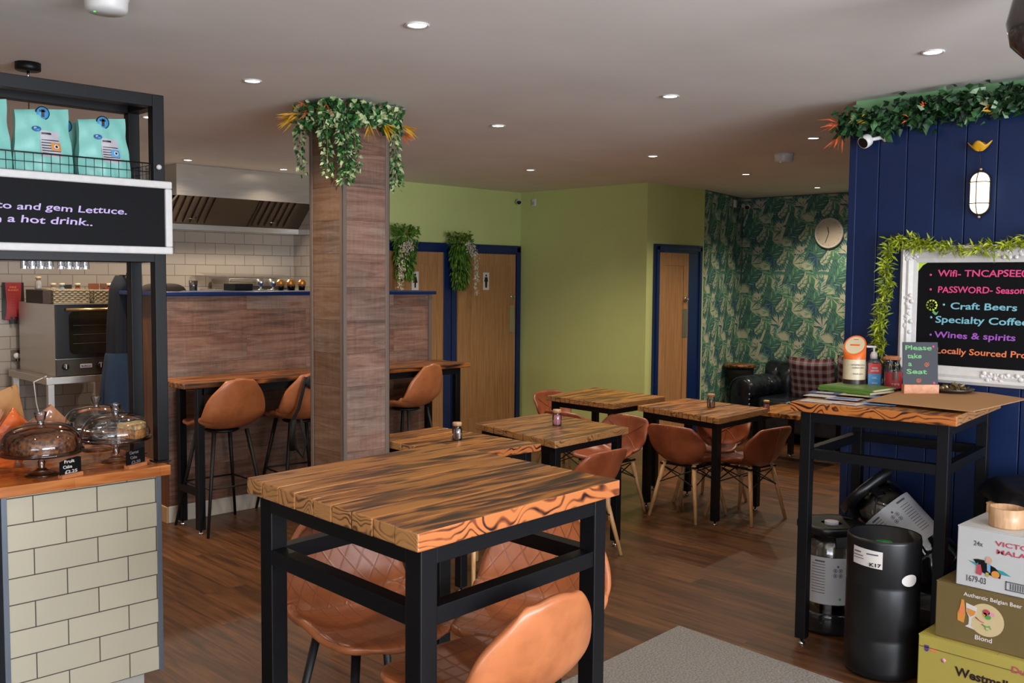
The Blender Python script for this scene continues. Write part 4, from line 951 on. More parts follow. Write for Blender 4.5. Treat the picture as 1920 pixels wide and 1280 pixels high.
cake_stand(1.291, 3.913, .062, .155, .088, .105, 'glass cake stand with a dark fruit cake under its dome, front left on the counter')
cake_stand(1.612, 3.990, .062, .142, .095, .098, 'glass cake stand with slices of carrot cake, beside the frame post')
cake_stand(1.655, 4.305, .062, .145, .085, .105, 'empty glass cake stand standing behind the other two')
def crumb(name, c1, c2, c3, s):
    t = NT(name); mp = coords(t); v = t.n('ShaderNodeTexVoronoi', i_Scale=s); t.l(mp, 0, v, 'Vector'); n = t.n('ShaderNodeTexNoise', i_Scale=s*.8, i_Detail=4.0); t.l(mp, 0, n, 'Vector')
    a = t.n('ShaderNodeMath', operation='MULTIPLY_ADD'); t.l(v, 0, a, 0); a.inputs[1].default_value = .5; t.l(n, 0, a, 2); r = t.ramp(a, [(.4, c1), (.62, c2), (.9, c3)]); t.base(r); t.set(Roughness=.65); t.bump(a, .8, .006); return t.m
M['fruitcake'] = crumb('dark_fruit_cake', '#240f08', '#4c2412', '#8f5522', 70); M['carrot'] = crumb('carrot_sponge', '#8f5626', '#b87638', '#cf965a', 90); M['icing'] = crumb('iced_nut_topping', '#c26430', '#d9a468', '#efdfae', 55)
t = thing('fruit_cake', 'round dark fruit cake under the front left glass dome', 'cake', (1.291, 3.913, CT+.09)); b = MB()
b.lathe([(0, 0), (.118, 0), (.122, .01), (.120, .055), (.108, .066), (.06, .070), (0, .068)], (1.291, 3.913, CT+.091), 40); b.build('sponge', M['fruitcake'], t)
for i, (a0, a1, lb) in enumerate(((-75, -32, 'wedge of carrot cake nearest the frame post, under the right glass dome'), (-28, 20, 'wedge of carrot cake behind the other one, under the right glass dome'))):
    t = thing('carrot_cake_slice', lb, 'cake', (1.63, 3.985, CT+.1), 0, 'wedges of carrot cake')
    b = MB(); q = [(1.615, 3.985)]+[(1.615+.115*math.cos(R(a0+(a1-a0)*k/6)), 3.985+.115*math.sin(R(a0+(a1-a0)*k/6))) for k in range(7)]
    b.prism([(x, y, CT+.103) for x, y in q], (0, 0, .036)); b.build('sponge', M['carrot'], t); b = MB(); b.prism([(x, y, CT+.1392) for x, y in q], (0, 0, .02)); b.build('icing', M['icing'], t, bevel=.004)
def price_sign(x0, y0, x1, y1, lines, label, dim=False):
    p0, p1 = Vector((x0, y0, CT)), Vector((x1, y1, CT)); d = (p1-p0); w = d.length; d.normalize(); n = Vector((d.y, -d.x, 0)); up = Vector((0, 0, 1))
    c = (p0+p1)/2; t = thing('price_sign', label, 'sign', c, 0, 'little slate price signs')
    b = MB(); b.hexa([p0-n*.012, p0+n*.014, p1+n*.014, p1-n*.012][::1], [v+up*.014 for v in (p0-n*.012, p0+n*.014, p1+n*.014, p1-n*.012)]); b.build('wooden_foot', M['signwood'], t, bevel=.001)
    h = .075; q = [p0+up*.012, p1+up*.012, p1+up*(h-.004), p1+up*h-d*.012, p0+up*(h-.004)+d*.03, p0+up*(h-.012)]
    b = MB(); b.prism([v-n*.002 for v in q], n*.004); s = b.build('slate', M['slate'], t)
    pl = Matrix((d, up, n)).transposed(); m = M['dimchalk'] if dim else M['whitechalk']
    for k, (tx, wd, off) in enumerate(lines): writing('chalk_writing', tx, p0+d*off+up*(.056-k*.020)+n*.002, wd, .017, pl, m, s, .02, wob=.0006)
price_sign(1.313, 3.782, 1.402, 3.812, [('Fruit', .045, .018), ('Cake', .04, .012), ('£2.25', .055, .02)], 'slate price sign reading Fruit Cake')
price_sign(1.575, 3.80, 1.668, 3.842, [('Carrot', .05, .015), ('Cake', .036, .02), ('£2.50', .05, .025)], 'slate price sign reading Carrot Cake, beside the frame post', True)
# wrapped snacks at the far left of the counter
M['cello'] = NT('orange_cellophane').set(Base_Color=lin('#d9662c'), Roughness=.16, Coat_Weight=.6).m
M['cello2'] = NT('clear_printed_wrap').set(Base_Color=lin('#b07a5a'), Roughness=.15, Coat_Weight=.7).m; M['kraft'] = plain('kraft_paper', '#b5814e', .6)
def packet(loc, sx, sy, sz, rot, mats, label, k):
    t = thing('snack_packet', label, 'packet', loc, 0, 'wrapped snacks heaped at the end of the counter'); b = MB(); Rm = Matrix.Rotation(rot[2], 3, 'Z') @ Matrix.Rotation(rot[1], 3, 'Y') @ Matrix.Rotation(rot[0], 3, 'X')
    for sgn in (1, -1):
        def fn(u, v):
            x, y = u*2-1, v*2-1; h = max(0, (1-x**2)*(1-y**4))**.5; cr = .05*math.sin(x*13+y*7+k)+.06*math.sin(x*5-y*17+k*2); fl = 1+(.12 if abs(y) > .85 else 0)*math.sin(x*20+k)
            return Vector(loc)+Rm @ Vector((x*sx*fl, sgn*sy*(h+cr*h)+.0008*sgn, y*sz))
        b.grid(fn, 20, 20)
    b.build('wrapper', mats, t)
packet((1.36, 4.18, CT+.125), .06, .030, .12, (.5, .75, .4), M['cello2'], 'clear-wrapped snack with a dark edge, leaning right behind the fruit cake', 1)
packet((1.27, 4.12, CT+.13), .07, .035, .11, (.3, -.9, .3), M['cello'], 'orange-wrapped snack lying against the dark-edged one', 2)
packet((1.28, 4.26, CT+.165), .07, .024, .15, (.2, -.3, .2), M['kraft'], 'kraft paper snack bag standing behind the orange packets', 3)
packet((1.19, 4.06, CT+.085), .065, .035, .08, (.6, .2, -.2), M['cello'], 'orange-wrapped snack at the left edge of the photo, lowest of the heap', 4)
packet((1.15, 4.08, CT+.16), .02, .012, .10, (.1, .5, .2), M['cello2'], 'thin clear wrapper sticking up at the left edge of the photo', 5)
packet((1.43, 4.22, CT+.085), .055, .028, .085, (.3, .9, .5), M['cello2'], 'clear-wrapped snack between the fruit cake dome and the empty dome', 6)
# ------------------------------------------------------------------ kitchen behind the counter
t = thing('extractor_hood', 'large stainless extractor hood over the kitchen', 'extractor hood', (4.5, 8.2, 2.15))
b = MB(); b.box(3.81, 5.318, 7.99, 8.01, 2.42, 2.688); b.box(3.79, 3.81, 7.99, 8.598, 2.42, 2.688); b.box(3.81, 5.318, 8.01, 8.598, 2.66, 2.688)
b.hexa([(3.79, 7.99, 2.42), (3.81, 7.99, 2.42), (3.81, 8.598, 2.42), (3.79, 8.598, 2.42)][::-1], [(3.79, 8.0, 2.42), (3.81, 8.0, 2.42), (3.81, 8.598, 2.15), (3.79, 8.598, 2.15)][::-1]); b.build('canopy', M['stainless'], t)
b = MB(); b.prism([(3.79, 7.99, 2.42), (3.79, 8.598, 2.42), (3.79, 8.598, 2.15)], (.018, 0, 0)); b.build('end_panel', M['stainless'], t)
b = MB(); b.box(3.81, 5.318, 8.50, 8.598, 2.15, 2.185); b.box(3.81, 5.318, 8.50, 8.51, 2.185, 2.20); b.build('grease_gutter', M['stainless'], t)
M['filter'] = plain('filter_metal', '#6a5f55', .4, .9)
b = MB(); b.hexa([(3.812, 8.05, 2.62), (5.318, 8.05, 2.62), (5.318, 8.505, 2.20), (3.812, 8.505, 2.20)], [(3.812, 8.058, 2.628), (5.318, 8.058, 2.628), (5.318, 8.513, 2.208), (3.812, 8.513, 2.208)]); b.build('filter_housing', M['filter'], t)
for i, x0 in enumerate((3.90, 4.74)):
    fr = MB(); p0 = Vector((x0, 8.06, 2.60)); p1 = Vector((x0, 8.49, 2.20)); d = (p1-p0); n = Vector((0, d.z, -d.y)).normalized()*-1
    fr.hexa([p0, p0+Vector((.44, 0, 0)), p0+Vector((.44, 0, 0))+d, p0+d], [v+n*.006 for v in (p0, p0+Vector((.44, 0, 0)), p0+Vector((.44, 0, 0))+d, p0+d)]); fo = fr.build('baffle_filter', M['filter'], t)
    s = MB()
    for k in range(6): a = p0+Vector((.04+k*.07, 0, 0))-n*.012+d*.06; s.beam(a, a+d*.88, .034, .018, up=n)
    s.build('baffles', M['filter'], fo)
    s = MB(); s.tube([p0+Vector((.18, 0, 0))+d*.8-n*.02, p0+Vector((.18, 0, 0))+d*.8-n*.045, p0+Vector((.26, 0, 0))+d*.8-n*.045, p0+Vector((.26, 0, 0))+d*.8-n*.02], .004, 6); s.build('handle', M['chrome'], fo)
# oven on its stand
OX0, OX1, OY0, OY1 = 2.655, 3.32, 7.66, 8.50
t = thing('oven_stand', 'stainless stand under the oven', 'stand', (2.98, 8.05, 0))
b = MB(); b.box(2.57, 3.33, 7.64, 8.52, .885, .94); b.build('top_frame', M['stainless'], t, bevel=.003)
for (x, y) in ((2.61, 7.68), (3.29, 7.68), (2.61, 8.48), (3.29, 8.48)): b = MB(); b.box(x-.022, x+.022, y-.022, y+.022, 0, .885); b.build('leg', M['stainless'], t)
b = MB(); b.box(2.61, 3.29, 7.67, 7.69, .40, .425); b.box(2.61, 3.29, 7.67, 7.69, .35, .37); b.box(2.60, 2.62, 7.68, 8.48, .40, .425); b.build('lower_rail', M['stainless'], t)
b = MB(); b.box(2.95, 2.99, 7.68, 7.70, 0, .885); b.build('middle_post', M['stainless'], t)
t = thing('oven', 'black glass-door convection oven in the kitchen', 'oven', (2.98, 8.05, .94))
b = MB(); b.box(OX0, OX1, OY0+.03, OY1, .94, 1.50); b.build('case', M['stainless'], t, bevel=.004)
b = MB(); b.box(OX0, OX1, OY0, OY0+.03, 1.075, 1.495); dr = b.build('door', M['black'], t, bevel=.004)
M['ovenglass'] = NT('smoked_oven_glass').set(Base_Color=lin('#1d1a14'), Roughness=.08).m
b = MB(); pts = []
for cx, cz, a0 in ((3.25, 1.40, 0), (2.79, 1.40, 90), (2.79, 1.15, 180), (3.25, 1.15, 270)):
    for k in range(5): a = R(a0+k*22.5); pts.append((cx+.04*math.cos(a), OY0-.0005, cz+.04*math.sin(a)))
b.prism(pts, (0, -.003, 0)); wn = b.build('window', M['ovenglass'], dr)
b = MB()
for z in (1.33, 1.26, 1.19): b.box(2.78, 3.26, OY0-.0052, OY0-.0036, z, z+.003)
b.build('rack_lines', plain('rack_wire', '#4a4234', .5, var=0), wn)
b = MB(); b.tube([(2.72, OY0-.035, 1.455), (3.25, OY0-.035, 1.455)], .011, 12); b.tube([(2.74, OY0, 1.455), (2.74, OY0-.035, 1.455)], .007, 8); b.tube([(3.23, OY0, 1.455), (3.23, OY0-.035, 1.455)], .007, 8); b.build('handle', plain('brass_handle', '#b59a63', .3, .8), dr)
b = MB(); b.box(OX0, OX1, OY0+.004, OY0+.03, .945, 1.07); pa = b.build('control_panel', plain('dark_panel_metal', '#4b463e', .4, .6), t)
for x in (2.717, 2.98): b = MB(); b.lathe([(0, 0), (.026, 0), (.024, .022), (.018, .026), (0, .026)], (x, OY0+.003, 1.015), 20, axis=(0, -1, 0)); k = b.build('knob', M['black'], pa); b = MB(); b.box(x-.003, x+.003, OY0-.026, OY0-.023, 1.0, 1.035); b.build('pointer', M['whitechalk'], k)
b = MB(); b.box(2.83, 2.92, OY0+.001, OY0+.004, 1.0, 1.03); nm = b.build('maker_plate', M['baglabel'], pa); writing('plate_lettering', 'BURCO', (2.838, OY0+.001, 1.008), .074, .018, PX, M['black'], nm, .02)
# wicker baskets and bottles on the oven
def wicker(name, c1, c2):
    t = NT(name); mp = coords(t); v = t.n('ShaderNodeTexChecker', i_Scale=70.0); t.l(mp, 0, v, 'Vector'); n = t.n('ShaderNodeTexNoise', i_Scale=90.0); t.l(mp, 0, n, 'Vector')
    mx = t.mix(_Out(n, 0), c1, c2); t.t.links.new(mx.outputs[0], t.b.inputs['Base Color']); t.set(Roughness=.7); return t.m
M['wicker'] = wicker('woven_seagrass', '#6a5c48', '#b3a486'); M['wickerdark'] = wicker('dark_woven_side', '#2c211d', '#4a3a30')
def basket(x0, x1, y0, y1, z0, h, label):
    t = thing('wicker_basket', label, 'basket', ((x0+x1)/2, (y0+y1)/2, z0), 0, 'wicker baskets on top of the oven')
    b = MB(); b.box(x0, x1, y0, y1, z0, z0+.006); rows = 7
    for k in range(rows):
        z = z0+.008+(h-.014)*k/(rows-1); n = int((x1-x0)/.011)
        for (pa_, pb_, nn) in (((x0, y0), (x1, y0), n), ((x1, y0), (x1, y1), int((y1-y0)/.011)), ((x0, y1), (x1, y1), n), ((x0, y0), (x0, y1), int((y1-y0)/.011))):
            pts = []
            for i in range(nn+1):
                f = i/nn; q = Vector((lerp(pa_[0], pb_[0], f), lerp(pa_[1], pb_[1], f), z)); o = .003*(1 if (i//2+k) % 2 else -1); q += Vector((0, o, 0)) if pa_[1] == pb_[1] else Vector((o, 0, 0)); pts.append(q)
            b.tube(pts, .0075, 5, cap=False)
    bo = b.build('woven_body', M['wicker'], t)
    b = MB(); b.tube([(x0, y0, z0+h), (x1, y0, z0+h), (x1, y1, z0+h), (x0, y1, z0+h), (x0, y0, z0+h)], .008, 8); b.build('rim', M['wicker'], bo)
basket(2.66, 2.93, 7.72, 7.92, 1.50, .105, 'wicker basket of bottles at the left on top of the oven')
basket(2.97, 3.24, 7.72, 7.92, 1.50, .10, 'wicker basket of packets at the right on top of the oven, by the frame post')
b = MB(); b.box(2.585, 2.645, 7.72, 8.1, 1.50, 1.605); tag(b.build('dark_box', M['wickerdark'], bevel=.003), 'dark brown box at the left end of the oven top, beside the wicker basket', 'box')
for i, (x, body, cap, lb) in enumerate(((2.615, '#8f8a85', '#b39a6a', 'little bottle with a brass cap standing behind the dark box'), (2.70, '#9a8478', '#b7a488', 'little pinkish bottle with a cream cap in the left wicker basket'), (2.765, '#6f8894', '#b8ab92', 'little bluish bottle beside the black card in the left wicker basket'),
        (2.885, '#7b3d30', '#b9a888', 'little dark red bottle at the right of the left wicker basket'), (3.135, '#a03226', '#d8cfc6', 'red bottle with a white cap leaning in the right wicker basket'), (3.19, '#8c8f9c', '#c9c1ae', 'pale bottle with a cream cap in the right wicker basket'))):
    y = 7.83 if i else 7.9; z = 1.51 if i else 1.606; t = thing('spice_bottle', lb, 'bottle', (x, y, z), 0, 'little bottles on top of the oven')
    dz = 0 if i else -.075; b = MB(); b.lathe([(0, 0), (.022, 0), (.024, .01), (.024, .10+dz*.6), (.014, .118+dz*.6), (.014, .128+dz*.6)], (x, y, z), 18); b.build('bottle_body', plain('bottle_glass_%d' % i, body, .2, var=0), t)
    b = MB(); b.lathe([(0, .126+dz*.6), (.021, .126+dz*.6), (.021, .146+dz*.6), (0, .147+dz*.6)], (x, y, z), 18); b.build('cap', plain('bottle_cap_%d' % i, cap, .4, var=0), t)
for (x, y, a, h, c, lb) in ((2.82, 7.86, .5, .045, '#20201f', 'black card standing in the left wicker basket'), (3.02, 7.86, -.25, .05, '#7a4426', 'brown paper packet at the left of the right wicker basket'), (3.10, 7.86, .55, .06, '#6d4a38', 'brown packet with a pointed corner in the right wicker basket')):
    b = MB(); b.cbox((x, y, 1.59), (.08, .012, .11 if h < .05 else .13), 0, a); tag(b.build('packet', plain('packet_'+c[1:], c, .6, var=0), bevel=.002), lb, 'packet', 'packets in the wicker baskets')
# fire blanket and socket on the tiles
t = thing('fire_blanket', 'red fire blanket pouch hanging on the white kitchen tiles', 'fire blanket', (2.64, 8.59, 1.5)); b = MB()
b.prism([(2.575, 8.598, 1.655), (2.705, 8.598, 1.655), (2.697, 8.598, 1.50), (2.70, 8.598, 1.40), (2.715, 8.598, 1.345), (2.565, 8.598, 1.345), (2.58, 8.598, 1.40), (2.583, 8.598, 1.50)], (0, -.03, 0)); p = b.build('pouch', plain('red_pvc', '#8e1f22', .4, var=0), t, bevel=.005)
for x in (2.572, 2.706): b = MB(); b.beam((x, 8.575, 1.655), (x+(.004 if x > 2.6 else -.002), 8.575, 1.35), .008, .03); b.build('edge_binding', M['black'], p)
for x in (2.62, 2.655): b = MB(); b.box(x-.011, x+.011, 8.566, 8.580, 1.315, 1.372); b.build('pull_tab', M['black'], t)
writing('print', 'FIRE', (2.612, 8.568, 1.608), .05, .022, PX, M['orange'], p, .01); writing('print', 'BLANKET', (2.60, 8.568, 1.585), .08, .02, PX, M['orange'], p, .01)
for k in range(6): writing('print', '· ·:·· :·', (2.60, 8.568, 1.555-k*.022), .045, .01, PX, M['orange'], p)
t = thing('wall_socket', 'double metal wall socket with a white plug on the kitchen tiles', 'socket', (2.69, 8.6, 1.05))
b = MB(); b.box(2.615, 2.768, 8.59, 8.60, 1.005, 1.095); s = b.build('face_plate', M['filter'], t, bevel=.003); b = MB(); b.lathe([(0, 0), (.026, 0), (.024, .03), (0, .032)], (2.655, 8.59, 1.045), 16, axis=(0, -1, 0)); pl = b.build('plug', M['white'], t)
b = MB(); b.tube([(2.655, 8.56, 1.03), (2.665, 8.565, .9), (2.66, 8.57, .6), (2.70, 8.57, .42)], .004, 6); b.build('flex', M['filter'], pl)
b = MB(); b.box(2.70, 2.71, 8.588, 8.592, 1.06, 1.075); b.build('switch', M['white'], s)
t = thing('white_cable', 'white looping cable hanging beside the oven stand', 'cable', (2.45, 8.4, .9)); b = MB(); b.tube([(2.60, 7.72, .945), (2.50, 7.70, .91), (2.52, 7.72, .75), (2.55, 7.72, .60), (2.50, 7.74, .52), (2.42, 7.8, .50)], .004, 8); b.build('sheath', M['white'], t)
# dark coats hung at the back corner of the partition
t = thing('hanging_coat', 'dark navy coat hanging at the left end of the boarded partition', 'coat', (2.90, 6.95, 1.6))
def coat(x0, y0, ztop, zbot, w0, w1, ph, cut=0):
    b = MB()
    def fn(u, v):
        a = u*2*PI; z = lerp(ztop, zbot, v); w = lerp(w0, w1, min(1, v*1.7)**.7); fold = 1+.16*math.sin(a*5+ph)*v+.07*math.sin(a*9+v*3)*v
        tp = 1 if cut else min(1, v*5+.3)**.6
        return Vector((x0-.0*v+w*math.cos(a)*fold*tp, y0+.11*math.sin(a)*fold*tp, z))
    b.grid(fn, 48, 24, closed=True); return b
coat(2.93, 7.12, 1.72, 1.10, .06, .085, 0).build('coat_body', plain('navy_cloth', '#0f1320', .9), t)
coat(2.905, 7.11, 1.15, .70, .088, .125, 1.5, 1).build('denim_apron', plain('denim', '#1f3047', .9), t)
b = MB(); b.tube([(2.93, 7.0, 1.72), (2.93, 7.12, 1.72), (2.93, 7.15, 1.70)], .006, 8); b.box(2.93, 2.96, 7.0, 7.012, 1.60, 1.74); b.build('hook', M['steel'], t)
t = thing('knitted_hat', 'dark brown woolly heap on the left end of the navy partition cap', 'hat', (3.02, 6.7, 1.61)); b = MB()
b.grid(lambda u, v: Vector((3.05+.17*math.cos(u*2*PI)*math.cos(v*PI/2)**.6*(1+.05*math.sin(u*25)), 6.66+.12*math.sin(u*2*PI)*math.cos(v*PI/2)**.6, 1.611+.055*math.sin(v*PI/2)+.006*math.sin(u*31)*math.cos(v*PI/2))), 36, 8, closed=True); b.build('wool', plain('dark_brown_wool', '#2a2019', .95), t)
# things on the pass behind the partition cap
t = thing('worktop_run', 'stainless kitchen worktop just behind the partition', 'worktop', (4.2, 8.2, 0)); b = MB(); b.box(3.5, 5.31, 7.95, 8.598, .90, .94); b.build('top', M['stainless'], t)
for x in (3.53, 4.4, 5.27): b = MB(); b.box(x-.02, x+.02, 7.98, 8.02, 0, .90); b.build('leg', M['stainless'], t)
t = thing('display_warmer', 'stainless and curved-glass food warmer behind the partition cap', 'food warmer', (4.4, 8.3, 1.3))
b = MB(); b.box(4.28, 5.05, 8.25, 8.57, .94, 1.60); b.box(4.40, 5.05, 8.22, 8.57, 1.63, 1.70); b.box(4.40, 4.44, 8.22, 8.57, 1.60, 1.63); b.box(5.01, 5.05, 8.22, 8.57, 1.60, 1.63); b.build('case', M['stainless'], t, bevel=.004)
b = MB(); b.grid(lambda u, v: Vector((4.22+.9*u, 8.57-.42*math.sin(v*PI/2), 1.60+.155*math.cos(v*PI/2)-.012*u)), 4, 10); b.build('curved_glass', M['crystal'], t)
b = MB(); b.box(3.685, 3.84, 6.80, 6.98, 1.611, 1.665); tag(b.build('black_tray', M['matblack'], bevel=.004), 'black plastic box on the partition cap, left of the silver cups', 'box')
M['silver'] = plain('polished_silver', '#e6e6e2', .32, 1)
for i, (px_, lb) in enumerate(((3.965, 'silver cup on the partition cap, the left one of two'), (4.075, 'silver cup on the partition cap, nearer the gold-capped pots'))):
    t = thing('silver_cup', lb, 'cup', (px_, 6.9, 1.611), 0, 'silver cups on the partition cap'); b = MB(); b.lathe([(0, 0), (.026, 0), (.024, .006), (.008, .014), (.008, .03), (.028, .045), (.033, .09), (.030, .09), (.024, .05), (0, .045)], (px_, 6.9, 1.611), 24); b.build('body', M['silver'], t)
M['gold'] = plain('gold_foil', '#d08a3f', .3, .5)
for i, (gx, gy, gz, lb) in enumerate(((4.145, 6.9, 0, 'gold-topped pot on the partition cap, first right of the silver cups'), (4.225, 6.88, 0, 'gold-topped pot in the middle of the group by the pillar'), (4.275, 6.94, 0, 'gold-topped pot half behind the middle one by the pillar'), (4.345, 6.9, 0, 'gold-topped pot nearest the pillar on the partition cap'))):
    t = thing('foil_topped_pot', lb, 'pot', (gx, gy, 1.611), 0, 'gold-topped pots on the partition cap'); b = MB(); b.lathe([(0, 0), (.024, 0), (.028, .03), (.028, .036), (0, .036)], (gx, gy, 1.611), 16); b.build('pot', M['black'], t)
    b = MB(); b.lathe([(.028, .034), (.034, .05), (.032, .07), (.018, .086), (0, .088)], (gx, gy, 1.611), 14, smooth=False); b.build('foil_top', M['gold'], t)
t = thing('small_tumbler', 'clear tumbler on the partition cap near the woolly heap', 'glass', (3.37, 6.85, 1.611)); b = MB(); b.lathe([(0, 0), (.028, 0), (.033, .075), (.031, .075), (.026, .005), (0, .005)], (3.37, 6.85, 1.611), 22); b.build('glass', M['crystal'], t)
# ------------------------------------------------------------------ big menu board on the navy wall
WX = 4.975
def ybox(b, y0, y1, z0, z1, x0, x1): b.box(x0, x1, y0, y1, z0, z1)
t = thing('framed_blackboard', 'large blackboard with ornate white frame on the navy wall', 'blackboard', (4.95, 1.6, 1.55))
b = MB(); YL, YR, ZB, ZT = 2.155, .95, 1.213, 1.905
prof = [(0, .0), (.0, .022), (.016, .034), (.03, .026), (.045, .030), (.065, .018), (.085, .014), (.088, 0)]
# mitred moulding, profile swept round the four sides
ring = []
for (d, h) in prof: ring.append([(WX-h, YL-d, ZB+d), (WX-h, YR+d, ZB+d), (WX-h, YR+d, ZT-d), (WX-h, YL-d, ZT-d)])
vr = [[b.v(p) for p in r] for r in ring]
for i in range(len(vr)-1):
    for k in range(4): b._f([vr[i][k], vr[i][(k+1) % 4], vr[i+1][(k+1) % 4], vr[i+1][k]], 0, .5)
rd = random.Random(3)
def scroll(cy, cz, L, horiz):
    for k in range(26):
        a = rd.uniform(-1, 1); r = rd.uniform(.004, .009); yy = cy+(a*L if horiz else rd.uniform(-.018, .018)); zz = cz+(a*L if not horiz else rd.uniform(-.018, .018))
        b.lathe([(r*1.6, 0), (r*1.1, r*.7), (0, r)], (WX-.024, yy, zz), 7, axis=(-1, 0, 0))
scroll(1.62, ZB+.045, .12, True); scroll(1.62, ZT-.045, .14, True); scroll(YL-.045, 1.56, .10, False); scroll(YL-.05, ZB+.05, .035, True); scroll(YL-.05, ZT-.05, .035, True)
b.build('ornate_frame', M['whiteframe'], t)
b = MB(); b.box(WX-.008, WX, YR+.08, YL-.083, ZB+.083, ZT-.083); bd = b.build('writing_surface', M['chalk'], t)
bx = WX-.008
def wr(s, y0, y1, z, h, m, bold=.016): writing('chalk_writing', s, (bx, y0, z), y0-y1, h, PY, M[m], bd, bold, .04, wob=.0009)
wr('Wifi- TNCAPSEE0', 1.968, 1.549, 1.749, .047, 'pink'); wr('PASSWORD- Season', 1.965, 1.558, 1.668, .045, 'pink'); wr('Craft Beers', 1.90, 1.588, 1.586, .047, 'cyan')
wr('Specialty Coffee', 1.972, 1.535, 1.516, .048, 'cyan'); wr('Wines & spirits', 1.975, 1.59, 1.440, .045, 'purple'); wr('Locally Sourced Pro', 1.962, 1.535, 1.360, .043, 'orange')
for (y, z, m) in ((2.005, 1.757, 'pink'), (2.003, 1.683, 'pink'), (1.934, 1.607, 'cyan'), (1.995, 1.541, 'cyan'), (1.995, 1.452, 'purple')):
    b = MB(); b.lathe([(0, .0015), (.006, .0015), (.006, 0)], (bx, y, z), 12, axis=(-1, 0, 0)); b.build('chalk_bullet', M[m], bd)
b = MB(); b.poly([(bx-.001, 2.070, 1.822), (bx-.001, 2.018, 1.822), (bx-.001, 2.045, 1.806), (bx-.001, 2.070, 1.774)]); b.build('chalk_corner', M['limechalk'], bd)
b = MB()
for k in range(10): a = k*PI/5; b.lathe([(0, .0012), (.011, .0012), (.011, 0)], (bx, 1.994+math.cos(a)*.018, 1.603+math.sin(a)*.018), 10, axis=(-1, 0, 0))
b.build('chalk_flower', M['limechalk'], bd)
b = MB(); b.lathe([(0, .003), (.008, .003), (.008, 0)], (bx, 1.994, 1.603), 12, axis=(-1, 0, 0)); b.build('flower_centre', M['chalk'], bd)
b = MB(); b.poly([(bx-.001, 1.985, 1.578), (bx-.001, 1.970, 1.565), (bx-.001, 1.958, 1.575), (bx-.001, 1.966, 1.557), (bx-.001, 1.975, 1.553), (bx-.001, 1.990, 1.566)]); b.build('chalk_leaf', M['greenchalk'], bd)
# lit bulkhead lamp
t = thing('bulkhead_lamp', 'lit oval bulkhead wall lamp with wire guard on the navy wall', 'wall lamp', (4.95, 1.777, 2.155))
ly, lz = 1.777, 2.157
def stad(r, hh, n=10): return [(r*math.cos(a), hh+r*math.sin(a)) for a in [PI*k/n for k in range(n+1)]]+[(r*math.cos(a), -hh+r*math.sin(a)) for a in [PI+PI*k/n for k in range(n+1)]]
b = MB(); q = stad(.048, .06); b.prism([(WX, ly+a, lz+c) for a, c in q], (-.018, 0, 0)); b.build('back_plate', M['steel2'], t, bevel=.002)
b = MB()
rows = []
for k in range(6):
    f = math.cos(k/5*PI/2*.98); h = .018+.045*math.sin(k/5*PI/2); rows.append([b.v((WX-h, ly+a*f, lz+c*(.35+.65*f) if k else lz+c)) for a, c in stad(.043, .058)])
for i in range(5):
    n = len(rows[0]); [b._f([rows[i][k], rows[i][(k+1) % n], rows[i+1][(k+1) % n], rows[i+1][k]], 0, .5, True) for k in range(n)]
b._f(rows[-1], 0, .5); b.build('lit_glass', M['bulk'], t)
b = MB()
for z in (lz-.052, lz+.052): b.tube([(WX-.018, ly+.050, z), (WX-.058, ly+.038, z), (WX-.070, ly, z), (WX-.058, ly-.038, z), (WX-.018, ly-.050, z)], .0026, 6)
for y in (ly-.0,): b.tube([(WX-.018, y, lz-.112), (WX-.05, y, lz-.098), (WX-.068, y, lz-.06), (WX-.068, y, lz+.06), (WX-.05, y, lz+.098), (WX-.018, y, lz+.112)], .0026, 6)
b.build('wire_guard', M['steel2'], t)
for z in (lz-.116, lz+.116): b = MB(); b.lathe([(0, 0), (.006, 0), (.005, .012), (0, .014)], (WX-.012, ly, z), 10, axis=(-1, 0, 0)); b.build('fixing_screw', M['palewood'], t)
t = thing('yellow_tray', 'small yellow flower-shaped dish fixed above the bulkhead lamp', 'ornament', (4.93, 1.782, 2.385))
b = MB(); b.grid(lambda u, v: Vector((4.945+(.03*v*(1+.18*math.cos(u*8*PI)))*math.cos(u*2*PI)*.8, 1.782+(.05*v*(1+.12*math.cos(u*8*PI)))*math.sin(u*2*PI), 2.362+.036*v*v+.010*v*math.cos(u*8*PI))), 36, 6, closed=True); b.build('petals', plain('yellow_petal', '#d09a18', .5, var=0), t, solid=(.003, 1))
b = MB(); b.tube([(4.945, 1.785, 2.362), (4.958, 1.783, 2.33), (4.96, 1.779, 2.275)], .0018, 6); b.build('stem', M['steel2'], t)
def camera_unit(name, label, c, d, r, wall):
    """small white security camera: wall bracket, ball body, dark lens looking along d"""
    t = thing('security_camera', label, 'security camera', c, 0, 'white security cameras'); c = Vector(c); d = Vector(d).normalized(); w = Vector(wall)
    b = MB(); ax = (w-c).normalized(); b.lathe([(0, 0), (r*.75, 0), (r*.75, -r*.25), (r*.3, -r*.6), (r*.28, -(w-c).length+r*.3)], w, 18, axis=tuple(ax)); b.build('bracket', M['white'], t)
    b = MB(); b.lathe([(0, -r*.9), (r*.6, -r*.75), (r*.95, -r*.2), (r, r*.4), (r*.95, r*.9), (r*.8, r*.95)], c, 24, axis=tuple(d)); b.build('housing', M['white'], t)
    b = MB(); b.lathe([(r*.86, r*.9), (r*.6, r*1.0), (0, r*1.05)], c, 24, axis=tuple(d)); b.build('lens_face', M['black'], t)
camera_unit('cam', 'white security camera at the top left of the navy wall', (4.90, 2.335, 2.46), (-.8, .2, -.45), .035, (4.974, 2.27, 2.48))
camera_unit('cam', 'white security camera above the right toilet door, by the green corner', (7.63, 7.66, 2.58), (-.6, -.7, -.35), .03, (7.70, 7.749, 2.60))
